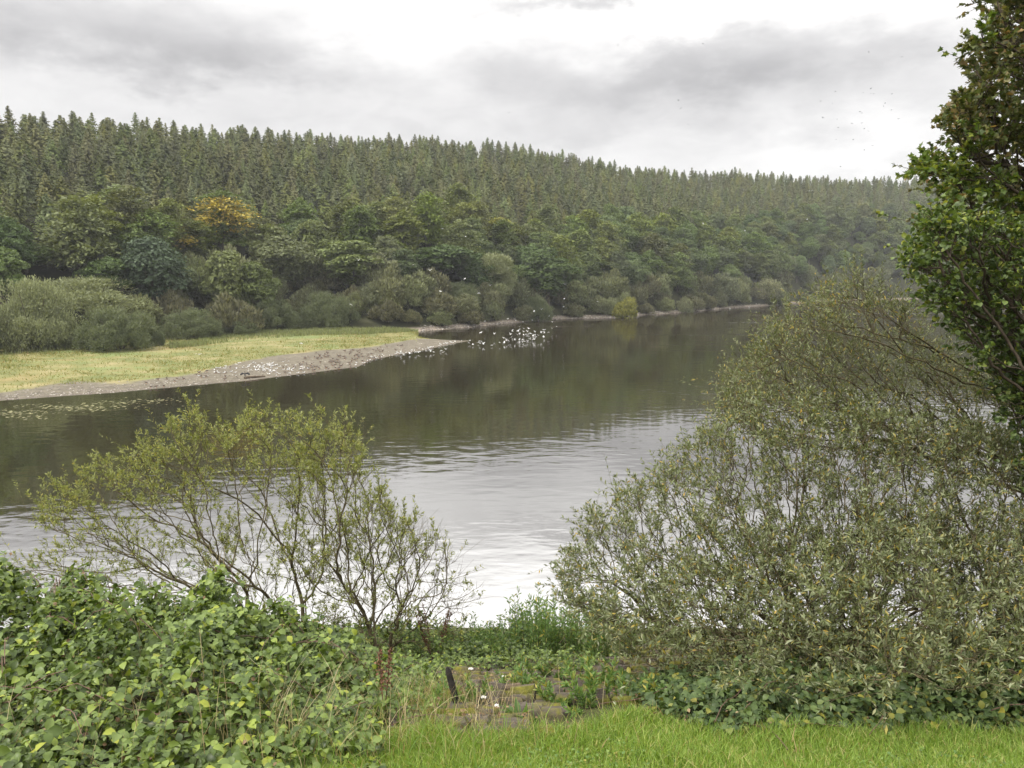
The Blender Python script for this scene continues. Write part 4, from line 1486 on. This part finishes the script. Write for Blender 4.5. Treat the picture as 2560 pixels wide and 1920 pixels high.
moss = N.ramp(f, [(0.35, (0.06, 0.062, 0.014)), (0.55, (0.13, 0.125, 0.024)), (0.72, (0.21, 0.19, 0.03))])
finish(N, principled(N, N.mix(N.ramp(mo, [(0.47, (0, 0, 0)), (0.57, (1, 1, 1))]), st_c, moss), 0.9, 0.2, N.bump(f, 0.6, 0.02)))
pit = mk('stone_pitching', [(np.concatenate(PV), np.array(PF), 0)], ms)
tag(pit, kind='structure')

n = 1500
x, y = rng.uniform(-1.6, 2.2, n), rng.uniform(6.0, 12.0, n)
ok = vnoise(x, y, 44, 0.5) > -0.1
x, y = x[ok], y[ok]
P = np.stack([x, y, bank_z(x, y) + rng.uniform(0.04, 0.1, len(x))], 1)
V, Fq = leaf_mesh(L_BRAM, P, rdir(len(P), rng) * np.array([1, 1, 0.4]), rng.uniform(0.02, 0.055, len(P)), rng, 0.8, 0.8)
li_ = mk('leaf_litter', [(V, Fq, 0)], M_DEAD)
tag(li_, 'brown dead leaves lying on the mossy stones', 'leaf litter', kind='stuff')

# ---- lawn
def lawn_edge(x):
    return 6.1 + 0.06 * np.sin(x * 2.3 + 0.5) + 0.07 * np.sin(x * 5.7) - 0.2 * np.exp(-((x - 0.1) / 0.6) ** 2) + 0.5 * np.exp(-((x - 1.1) / 0.35) ** 2)


def lawn_left(y):
    return -1.25 + 0.62 * (y - 5.3) + 0.12 * np.sin(y * 5)


n = 190000
x, y = rng.uniform(-1.8, 8.0, n), rng.uniform(4.2, 7.2, n)
ok = (y < lawn_edge(x) + rng.exponential(0.06, n)) & (x > lawn_left(y) - rng.exponential(0.1, n)) & (np.abs(x) < 0.78 * y + 3.2)
x, y = x[ok], y[ok]
cl = vnoise(x, y, 15, 0.35)
hgt = rng.uniform(0.045, 0.11, len(x)) * (1 + 0.35 * cl) * (1 + 0.7 * np.clip((y - lawn_edge(x) + 0.45) / 0.45, 0, 1))
lawn = mk('lawn_grass', blades_mesh(np.stack([x, y, bank_z(x, y) - 0.005], 1), hgt, rng.uniform(0.004, 0.009, len(x)), rng.uniform(0.2, 1.1, len(x)), rng, 2), M_LAWN)
tag(lawn, 'bright green mown grass along the bottom of the picture', 'grass', kind='stuff')

n = 9000
x, y = rng.uniform(-1.6, 7.5, n), rng.uniform(4.4, 6.6, n)
ok = (y < lawn_edge(x)) & (x > lawn_left(y)) & (vnoise(x, y, 41, 0.45) > 0.25)
x, y = x[ok], y[ok]
P = np.stack([x, y, bank_z(x, y) + rng.uniform(0.01, 0.05, len(x))], 1)
V, Fq = leaf_mesh(L_HAZEL, P, rdir(len(P), rng) * np.array([1, 1, 0.3]), rng.uniform(0.014, 0.034, len(P)), rng, 0.9, 1.2)
lw = mk('lawn_weeds', [(V, Fq, 0)], M_HERB)
tag(lw, 'small round weed leaves scattered through the mown grass', 'weeds', kind='stuff')

# ---- taller rank grass, part green and part straw, around the lawn corner
n = 30000
x, y = rng.uniform(-3.0, 3.5, n), rng.uniform(5.1, 9.0, n)
den = np.clip(0.9 * np.exp(-((x + 1.25 - 0.1 * (y - 6)) / 0.6) ** 2) * (y < 8.3) + 0.6 * np.exp(-((y - lawn_edge(x) - 0.05) / 0.16) ** 2) * (x > -1)
              + 0.09 * (np.abs(x) < 2.5), 0, 1) * np.clip(0.6 + 0.6 * vnoise(x, y, 17, 0.5), 0.05, 1)
ok = rng.random(n) < den
x, y = x[ok], y[ok]
tg = mk('tall_grass', blades_mesh(np.stack([x, y, bank_z(x, y) - 0.01], 1), rng.uniform(0.1, 0.36, len(x)) * np.where((x > -0.6) & (y > lawn_edge(x) + 0.2), 0.45, np.where(x > 0.2, 0.6, 1)), rng.uniform(0.004, 0.009, len(x)),
                                  rng.uniform(0.2, 1.0, len(x)), rng, 3), M_TALLG)
tag(tg, 'rank grass, part green and part straw, around the stone slope', 'grass', kind='stuff')
n = 700
x, y = np.concatenate([rng.normal(-0.9, 0.7, n - 260), rng.uniform(-5, -1.4, 260)]), np.concatenate([rng.uniform(5.4, 8.0, n - 260), rng.uniform(4.9, 6.3, 260)])
stw = mk('dry_grass', blades_mesh(np.stack([x, y, bank_z(x, y)], 1), np.where(x < -1.5, 1.5, 1) * rng.uniform(0.2, 0.55, n), np.full(n, 0.006), rng.uniform(0.2, 0.9, n), rng, 3), M_STRAW)
tag(stw, 'pale dry straw stalks among the rank grass', 'grass', kind='stuff')


# ---- brambles
def bramble(name, hfun, xr, yr, n, size, mat, label, seed, canes=60, dead=900, tilt=(0, -0.35, 1.0)):
    rg = np.random.default_rng(seed)
    x, y = rg.uniform(*xr, n), rg.uniform(*yr, n)
    hh = hfun(x, y)
    ok = hh > 0.03
    x, y, hh = x[ok], y[ok], hh[ok]
    depth = rg.beta(1.0, 2.6, len(x))
    e = 0.03
    gx, gy = (hfun(x + e, y) - hfun(x - e, y)) / (2 * e), (hfun(x, y + e) - hfun(x, y - e)) / (2 * e) - 0.4
    nrm = unit(np.stack([-gx, -gy, np.ones(len(x))], 1))
    P = np.stack([x, y, bank_z(x, y) + hh], 1) - nrm * (np.minimum(hh, 0.55) * depth)[:, None] + nrm * (0.07 * rg.normal(size=len(x)))[:, None]
    # a stalk bears three (sometimes five) leaflets
    nr = unit(nrm * 0.7 + np.array(tilt) * 0.7 + rg.normal(size=P.shape) * 0.62)
    a = rg.uniform(0, 2 * np.pi, len(P))
    d0 = np.stack([np.cos(a), np.sin(a) - 0.35, -0.15 + 0 * a], 1)
    B = frames(d0, nr)
    S_ = size * rg.uniform(0.45, 1.35, len(P))
    parts = []
    for ang, k in ((0, 1.0), (1.25, 0.85), (-1.25, 0.85)):
        al = B[:, 1] * math.cos(ang) + B[:, 0] * math.sin(ang)
        Bk = frames(al + rg.normal(size=P.shape) * 0.1, B[:, 2] + rg.normal(size=P.shape) * 0.22)
        V, Fq = scatter(*L_BRAM, P + al * (S_ * 0.12)[:, None], Bk, S_ * k)
        parts.append((V, Fq, 0))
    t = empty(name, (0, 0, 0), label, 'bramble')
    mk('foliage', parts, mat, t, True)
    cp = []
    for i in range(canes):
        j = rg.integers(len(P))
        p0 = np.array([x[j], y[j], bank_z(x[j], y[j])])
        a_ = rg.uniform(0, 6.28)
        L = rg.uniform(0.5, 1.3)
        q = np.linspace(0, 1, 8)
        px, py = x[j] + np.cos(a_) * L * q, y[j] + np.sin(a_) * L * q
        pz = bank_z(px, py) + np.maximum(hfun(px, py), 0.02) + 0.06 + 0.12 * np.sin(q * 3.1) * rg.uniform(-0.5, 1.0) - 0.12 * (1 - q)
        mk('cane', [(*tube(np.stack([px, py, pz], 1), np.linspace(0.0055, 0.003, 8), 5), 0)], M_CANE, t, True)
    if dead:
        j = rg.integers(0, len(P), dead)
        Pd = np.stack([x[j], y[j], bank_z(x[j], y[j]) + hh[j] * rg.uniform(0.5, 1.06, dead)], 1) + rg.normal(size=(dead, 3)) * 0.04
        V, Fq = leaf_mesh(L_BRAM, Pd, rdir(dead, rg), rg.uniform(0.02, 0.05, dead), rg)
        mk('dead_leaves', [(V, Fq, 0)], M_DEAD, t)
    return t


def h_left(x, y):
    Hx = np.interp(x, [-9, -6.4, -5.9, -5.3, -4.6, -3.9, -3.3, -2.9, -2.35, -1.8, -1.3, -0.9], [1.2, 1.25, 1.34, 1.4, 1.3, 1.3, 1.2, 1.12, 0.84, 0.5, 0.14, 0.0])
    prof = np.interp(y, [4.3, 4.8, 5.6, 6.6, 7.6, 8.4, 9.2, 10.2, 10.8], [0, 0.22, 0.42, 0.66, 0.9, 1.0, 0.85, 0.3, 0])
    b = 0.26 * vnoise(x, y, 23, 0.45) + 0.2 * vnoise(x, y, 24, 0.16)
    return (Hx * prof) * (1 + b) + 0.1 * b - 0.02


def h_right(x, y):
    Hx = np.interp(x, [1.15, 1.5, 2.0, 3.0, 4.2, 5.5, 9], [0.0, 0.24, 0.32, 0.34, 0.46, 0.68, 0.8])
    yb = lawn_edge(x) + 0.08
    prof = np.interp(y - yb, [-0.15, 0.05, 0.5, 1.1, 2.0, 2.8], [0, 0.4, 0.75, 1.0, 0.9, 0.0])
    b = 0.2 * vnoise(x, y, 26, 0.4) + 0.1 * vnoise(x, y, 27, 0.18)
    return Hx * prof * (1 + b) + 0.06 * b - 0.02


bramble('bramble_thicket', h_left, (-8.5, -0.8), (4.3, 10.9), 22000, 0.078, M_BRAM, 'big sunlit bramble thicket filling the lower left corner of the bank', 51, 95, 2600)
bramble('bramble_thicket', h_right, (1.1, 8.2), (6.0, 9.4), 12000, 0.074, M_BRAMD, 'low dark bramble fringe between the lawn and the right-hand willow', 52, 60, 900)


def h_mid(x, y):
    b = vnoise(x, y, 33, 0.4) + 0.7 * vnoise(x, y, 34, 0.18)
    g1 = 0.3 * np.exp(-((x + 1.35) / 0.6) ** 2 - ((y - 7.6) / 1.4) ** 2) + 0.4 * np.exp(-((x + 0.5) / 1.9) ** 4 - ((y - 11.7) / 0.75) ** 2) + 0.3 * np.exp(-((x + 1.5) / 0.5) ** 2 - ((y - 9.5) / 1.2) ** 2) + 0.62 * np.exp(-((x + 2.3) / 2.2) ** 4 - ((y - 13.0) / 1.3) ** 2) + 0.5 * np.exp(-((x - 0.6) / 1.5) ** 2 - ((y - 14.2) / 1.0) ** 2)
    return g1 * np.clip(0.9 + 0.6 * b, 0.25, 2) - 0.06


bramble('bramble_thicket', h_mid, (-5.2, 2.8), (5.8, 16), 19000, 0.06, M_BRAM, 'thin low bramble patch around the black post', 53, 14, 200)

# ---- willows
def willow(name, label, roots, polys, yr, n, seed, per, length, leaf_n, size, mat, r0, rmax, up=0.35, maxw=3.0, bf=0.35, width=0.26, cat='willow', p=0.45,
           shape=L_WILLOW, bark=None, keep=None, upness=0.8, yfun=None, spread=0.9, tip=0.6):
    rg = np.random.default_rng(seed)
    pts = []
    for poly, frac in polys:
        uv = sample_poly(poly, int(n * frac), rg)
        Y = rg.uniform(yr[0], yr[1], len(uv)) if yfun is None else yfun(uv, rg)
        P = at_y(uv[:, 0], uv[:, 1], Y)
        P = P[P[:, 2] > bank_z(P[:, 0], P[:, 1]) + 0.12]
        pts.append(P)
    pts = np.concatenate(pts)
    X, par, w, kids = grow(roots, pts, bf, rng=rg)
    t = empty(name, tuple(roots[0]), label, cat)
    off = np.array(roots[0])
    A, B = shoots(X, par, w, kids, rg, per, length, up, maxw)
    st_p = branch_mesh(X - off, par, w, r0, p, rmax)
    V, Fq = edge_tubes(A - off, B - off, np.full(len(A), r0 * 0.95), np.full(len(A), r0 * 0.45), 3)
    mk('branches', st_p + [(V, Fq, 0)], bark or M_TWIG, t, True)
    if keep is not None:
        k_ = keep((A + B) / 2, rg)
        A, B = A[k_], B[k_]
    P, al = leaves_on(A, B, leaf_n, rg, spread, tip)
    sz = size * rg.uniform(0.55, 1.25, len(P))
    ms_ = mat if isinstance(mat, list) else [mat]
    V, Fq = leaf_mesh(shape, P - off, al, sz, rg, width, upness)
    mi = 0
    if len(ms_) > 1:
        tone = vnoise(P[:, 0], P[:, 2] * 1.3, seed, 0.8) > 0.62
        mi = np.repeat(tone.astype(int), len(shape[1]))
    mk('foliage', [(V, Fq, mi)], ms_, t)
    
    return t


def ground(u, Y, z=-0.1):
    x = float(ts(u, 1600)[0]) * Y
    return np.array([x, Y, float(bank_z(np.array(x), np.array(Y))) + z])


def keep_left(M, rg):
    """the leaves thin out towards the lower right of the shrub"""
    u = M[:, 0] / M[:, 1] * F * 0.97 + 1280
    zz = (M[:, 2] - H) / M[:, 1]
    v = np.interp(-zz, [0.1, 0.2, 0.3, 0.4, 0.5], [880, 1080, 1270, 1440, 1620])
    pr = np.interp(v, [1050, 1200, 1350, 1450, 1600], [1.0, 1.0, 0.85, 0.6, 0.35]) * np.interp(u, [700, 1000, 1150], [1.0, 0.7, 0.3])
    return rg.random(len(M)) < pr


LA = [(60, 1300), (110, 1235), (180, 1180), (300, 1140), (365, 1100), (420, 1070), (470, 1020), (520, 1050), (560, 1075), (650, 1015), (690, 1050), (780, 1010), (830, 1060),
      (880, 1060), (930, 1100), (900, 1200), (1000, 1260), (1060, 1310), (1120, 1350), (1140, 1420), (1120, 1540), (900, 1600), (700, 1580), (400, 1500), (-60, 1450), (-60, 1420), (170, 1370)]
LC = [(760, 1080), (900, 1120), (960, 1230), (1060, 1330), (1050, 1500), (880, 1540), (740, 1450), (720, 1250)]
LB = [(850, 1300), (1000, 1290), (1130, 1380), (1240, 1490), (1200, 1560), (1080, 1700), (950, 1690), (780, 1600)]
willow('willow_shrub', 'open young willow with yellow-green tip leaves and bare lower twigs behind the bramble thicket',
       [ground(740, 12.4), ground(640, 12.8), ground(940, 12.0)], [(LA, 0.72), (LC, 0.17), (LB, 0.11)], (10.9, 13.6), 1700, 61, 4, (0.12, 0.4), 16, 0.06, M_WLEAF2, 0.0028, 0.04,
       up=0.75, keep=keep_left, bf=0.45, width=0.3, tip=0.45)

W1 = [(1385, 1450), (1400, 1400), (1440, 1330), (1500, 1260), (1560, 1240), (1640, 1180), (1720, 1110), (1800, 1030), (1950, 990), (2150, 1010), (2560, 1100), (2950, 1100),
      (2950, 1760), (2560, 1760), (1960, 1760), (1720, 1690), (1560, 1640), (1460, 1570), (1400, 1510)]


W1B = [(1600, 1480), (1750, 1360), (2000, 1330), (2560, 1300), (2950, 1300), (2950, 1760), (1950, 1750), (1720, 1680), (1600, 1600)]


def y_w1(uv, rg):
    # the skirt of the shrub hangs nearest the lawn, the crown leans away over the slope
    base = np.interp(uv[:, 1], [1000, 1300, 1500, 1700], [10.6, 9.8, 8.6, 7.6])
    base = base + np.interp(uv[:, 0], [1380, 1700, 2200], [1.4, 0.6, 0.0])
    return base + rg.normal(size=len(uv)) * 0.75


willow('willow_shrub', 'dense grey-green willow shrub overhanging the right side of the stone slope', [ground(2080, 9.7), ground(1860, 10.4), ground(2500, 9.6), ground(2800, 9.8)],
       [(W1, 0.72), (W1B, 0.28)], (8, 12), 5600, 62, 4, (0.14, 0.4), 13, 0.066, M_WLEAF, 0.0026, 0.045, up=0.5, yfun=y_w1, bf=0.5, width=0.3)
W2 = [(1790, 1040), (1830, 920), (1895, 870), (1905, 840), (1950, 775), (1985, 800), (2030, 765), (2060, 715), (2110, 740), (2150, 645), (2185, 730), (2270, 770), (2330, 850), (2440, 930),
      (2600, 1000), (2900, 1050), (2900, 1300), (2400, 1200), (2100, 1150), (1900, 1120)]
willow('willow_tree', 'taller willow with long upright twigs standing against the lake on the right', [ground(2640, 11.6)],
       [(W2, 1.0)], (10.6, 13.6), 1500, 63, 4, (0.2, 0.55), 10, 0.07, M_WLEAF, 0.003, 0.06, up=0.75, bf=0.5, width=0.27)

# ---- the leafy trees at the right edge
SY = [(2425, -120), (2430, 10), (2462, 45), (2415, 115), (2392, 165), (2415, 200), (2426, 232), (2395, 250), (2366, 275), (2352, 312), (2358, 350), (2386, 378), (2362, 396), (2300, 402), (2262, 412),
      (2258, 432), (2275, 450), (2318, 474), (2342, 495), (2300, 522), (2292, 560), (2312, 610), (2400, 640), (2560, 700), (3350, 800), (3500, 100), (3300, -400), (2700, -450)]
SY = [(a_ + 22 if a_ < 2560 else a_, b_) for a_, b_ in SY]
sy_root = ground(2960, 12.6)
willow('sycamore_tree', 'tall dark sycamore with rust-brown seed clusters rising at the right edge', [sy_root, sy_root + np.array([0, 0, 4.2])], [(SY, 1.0)], (10.8, 14.6), 4600, 64, 4, (0.18, 0.42), 12, 0.076,
       [M_SYC, M_SYCG], 0.006, 0.2, up=0.1, bf=0.3, width=0.95, cat='sycamore', shape=L_MAPLE, bark=M_DARKTWIG, upness=0.9, maxw=4.0)
HZ = [(2240, 648), (2300, 600), (2290, 550), (2345, 545), (2400, 556), (2480, 560), (2560, 590), (2800, 600), (2800, 1200), (2600, 1200), (2500, 1040), (2440, 920), (2380, 840), (2320, 790), (2310, 720), (2270, 680)]
HZ = [(a_ + 30 if a_ < 2560 else a_, b_) for a_, b_ in HZ]
hz_root = ground(2760, 9.4)
willow('hazel_bush', 'fresh green hazel with round leaves below the dark sycamore', [hz_root, hz_root + np.array([0, 0, 1.6])], [(HZ, 1.0)], (8.4, 10.4), 1300, 65, 3, (0.15, 0.4), 10, 0.062,
       M_HAZ, 0.005, 0.05, up=0.35, bf=0.4, width=0.95, cat='hazel', shape=L_HAZEL, bark=M_DARKTWIG)

# ---- herbs at the foot of the stone slope
rng = np.random.default_rng(71)


def herb(h, seed, n_leaf, lsize, stems=3, lean_k=0.0):
    rg = np.random.default_rng(seed)
    t = empty('willowherb')
    sp_, A, Bt = [], [], []
    for i in range(stems):
        a = rg.uniform(0, 6.28)
        q = np.linspace(0, 1, 6)
        lean = (rg.uniform(0.05, 0.22) + lean_k * rg.uniform(0.3, 1)) * h
        hh = h * rg.uniform(0.7, 1.05)
        pts = np.stack([0.05 * i * math.cos(a) + np.cos(a) * lean * q ** 2, 0.05 * i * math.sin(a) + np.sin(a) * lean * q ** 2, hh * q], 1)
        sp_.append((*tube(pts, np.linspace(0.007, 0.002, 6), 5), 0))
        A.append(pts[:-1])
        Bt.append(pts[1:])
    mk('stem', sp_, M_GSTEM, t, True)
    A, Bt = np.concatenate(A), np.concatenate(Bt)
    P, al = leaves_on(A, Bt, n_leaf, rg, 1.0, 0.8)
    V, Fq = leaf_mesh(L_WILLOW, P, al, lsize * rg.uniform(0.5, 1.2, len(P)), rg, 0.26, 0.8)
    mk('leaves', [(V, Fq, 0)], M_HERB, t)
    return t


hp = [herb(h, 80 + i, 11, 0.1) for i, h in enumerate((1.15, 0.95, 0.75))]
for i in range(150):
    u = rng.uniform(1270, 1580) if i < 95 else rng.uniform(1010, 1270)
    Y = rng.uniform(12.6, 15.4) if i < 95 else rng.uniform(12.0, 14.5)
    p = ground(u, Y, -0.03)
    s = rng.uniform(0.75, 1.15) * (1.0 if i < 95 else 0.7)
    wh = 'in the tall clump at the foot of the stone slope' if i < 95 else 'in the lower stand between post and tall clump'
    c = copy_tree(hp[rng.integers(3)], tuple(p), rng.uniform(0, 6.28), (s, s, s * rng.uniform(0.85, 1.15)), f'green willowherb {wh}', f'willowherb {wh}')
    c['category'] = 'willowherb'
for o in hp:
    drop(o)
lo = [herb(h, 90 + i, 18, 0.075, 7, 0.8) for i, h in enumerate((0.24, 0.17))]
for o in lo:
    o.name = 'weed'
for i, (u, Y, lab) in enumerate([(1385, 9.4, 'bushy dark green weed in the middle of the mossy stones'), (1425, 9.9, 'small weed right of the bushy dark one on the stones'), (1290, 8.6, 'weed beside the broken log on the stones'),
                                 (1335, 8.0, 'weed at the upright stick on the stones'), (1500, 9.0, 'weed at the right side of the stones near the willow'), (1240, 8.1, 'weed at the left edge of the stones'),
                                 (1180, 7.2, 'weed right of the foot of the black post'), (1560, 7.4, 'weed between lawn edge and stones on the right'), (1480, 7.0, 'yellowish weed on the nearest stones'),
                                 (1690, 7.0, 'low weed in front of the bramble fringe at its left end'), (1070, 7.4, 'weed left of the foot of the black post'), (1395, 7.2, 'weed on the nearest stones by the lawn')]):
    s = rng.uniform(0.7, 1.2)
    c = copy_tree(lo[i % 2], tuple(ground(u, Y, -0.01)), rng.uniform(0, 6.28), (s, s, s), lab)
    c['category'] = 'weed'
for o in lo:
    drop(o)

# broad dock leaves in the lawn corner
dk_ = empty('dock_plant', tuple(ground(1290, 6.55, 0)), 'rosette of broad pale green dock leaves at the lawn corner', 'dock')
a = rng.uniform(0, 6.28, 16)
al = np.stack([np.cos(a), np.sin(a), rng.uniform(0.4, 1.3, 16)], 1)
V, Fq = leaf_mesh(leaf_shape([(0.15, 0.1), (0.45, 0.17), (0.75, 0.13)], 0.3, 0.1), np.zeros((16, 3)), unit(al), rng.uniform(0.12, 0.24, 16), rng, 1.0)
mk('leaves', [(V, Fq, 0)], M_HERB, dk_, True)

# rusty dock stalks
def dock_stalk(loc, h, n, label, spread=0.2):
    t = empty('dock_stalk', tuple(loc), label, 'dock')
    sp_, P = [], []
    for i in range(n):
        a = rng.uniform(0, 6.28)
        q = np.linspace(0, 1, 6)
        pts = np.stack([np.cos(a) * spread * q, np.sin(a) * spread * q, h * rng.uniform(0.75, 1.0) * q], 1)
        sp_.append((*tube(pts, np.linspace(0.007, 0.003, 6), 5), 0))
        m_ = 150
        k = rng.uniform(0.45, 1.0, m_)
        P = np.stack([np.interp(k, q, pts[:, j]) for j in range(3)], 1) + rng.normal(size=(m_, 3)) * (0.035 * (1.25 - k))[:, None]
        mk('stem', [sp_[-1]], M_CANE, t, True)
        V, Fq = leaf_mesh(L_WILLOW, P, rdir(len(P), rng), rng.uniform(0.015, 0.03, len(P)), rng, 0.8)
        mk('seed_head', [(V, Fq, 0)], M_REDST, t)


dock_stalk(ground(1085, 12.2, 0), 1.0, 9, 'rust-brown dried dock clump by the water left of the herbs', 0.3)
dock_stalk(ground(955, 6.6, 0), 0.95, 2, 'single tall rust-brown dock stalk at the right end of the bramble thicket', 0.08)

# dry pale stalks poking out of the brambles
for u, Y, lab in [(455, 7.2, 'bunch of thin pale dead stalks in the middle of the bramble thicket'), (355, 7.0, 'pair of pale dead stalks left of the thin bunch in the brambles'),
                  (510, 6.2, 'single long pale stalk near the front of the brambles'), (545, 8.6, 'brown withered stalk at the top edge of the brambles')]:
    x = float(ts(u, 1700)[0]) * Y
    z = float(bank_z(np.array(x), np.array(Y)) + h_left(np.array(x), np.array(Y)))
    t = empty('dead_stalk', (x, Y, z - 0.25), lab, 'stalk')
    sp_ = []
    for i in range(2 if 'pair' in lab else 1 if 'single' in lab else 7):
        a = rng.uniform(0, 6.28)
        q = np.linspace(0, 1, 7)
        L = rng.uniform(0.45, 0.62)
        sp_.append((*tube(np.stack([np.cos(a) * 0.12 * q ** 2 + 0.02 * i, np.sin(a) * 0.12 * q ** 2, L * q], 1), np.linspace(0.005, 0.0022, 7), 5), 0))
    mk('stem', sp_, M_STRAW, t, True)

# black leaning post
M_POST = bark_mat('black_weathered_wood', (0.008, 0.007, 0.006), (0.035, 0.03, 0.026), 18)
pz = ground(1145, 7.1, -0.1)
t = empty('old_post', tuple(pz), 'thin black leaning wooden post left of the stone slope', 'post')
top = at_y(1121, 1668, 7.2) - pz
V, Fq = tube([(0, 0, 0), top * 0.35 + np.array([0.012, 0, 0]), top * 0.7, top * 0.93 + np.array([-0.008, 0, 0]), top + np.array([-0.012, 0, 0])], [0.036, 0.034, 0.033, 0.03, 0.014], 8)
mk('shaft', [(V, Fq, 0), (np.zeros((0, 3)), np.arange(32, 40)[None] - 40, 0)], M_POST, t, False)

# broken log and stick on the stones
p = ground(1262, 7.9, 0.09)
t = empty('broken_log', tuple(p), 'short brown broken log lying across the stones', 'log')
pts = [(0, 0, 0.02), (0.05, 0.0, 0.025), (0.1, 0.01, 0.03), (0.17, 0.02, 0.04)]
V, Fq = tube(pts, [0.03, 0.034, 0.033, 0.027], 8)
mk('wood', [(V, Fq, 0), (np.zeros((0, 3)), np.arange(8)[::-1][None] - 32, 0), (np.zeros((0, 3)), np.arange(24, 32)[None] - 32, 0)], M_LOG, t)
p = ground(1335, 7.3, 0)
t = empty('stick', tuple(p), 'short dark stick standing upright among the nearest stones', 'stick')
mk('wood', [(*tube([(0, 0, -0.05), (0.008, 0, 0.07), (0.02, 0.005, 0.15)], [0.014, 0.012, 0.008], 6), 0)], M_POST, t)

# white flower heads by the post
M_FLOW = plain_mat('white_yarrow_flowers', (0.5, 0.49, 0.45), 0.8, 0.2, 0.06)
for i, (u, Y, h, lab) in enumerate([(1174, 8.2, 0.3, 'white flat flower head right of the black post'), (1258, 8.3, 0.2, 'small white flower head above the broken log'), (1206, 7.2, 0.13, 'white flower head low in the grass'),
                                    (1240, 6.9, 0.1, 'lowest white flower head at the edge of the rank grass')]):
    t = empty('yarrow', tuple(ground(u, Y, 0)), lab, 'flower')
    mk('stem', [(*tube([(0, 0, 0), (0.005, 0, h * 0.5), (0.01, 0, h)], [0.004, 0.003, 0.003], 5), 0)], M_GSTEM, t)
    m_ = 26
    a, r = rng.uniform(0, 6.28, m_), 0.026 * np.sqrt(rng.random(m_))
    P = np.stack([0.01 + r * np.cos(a), r * np.sin(a), h + 0.008 - 6 * r ** 2 + 0 * a], 1)
    V, Fq = scatter(rock, rock_f, P, frames(np.stack([np.cos(a), np.sin(a), 0 * a], 1), np.tile([0, 0, 1.0], (m_, 1))), np.full(m_, 0.006))
    mk('flower_head', [(V, Fq, 0)], M_FLOW, t)
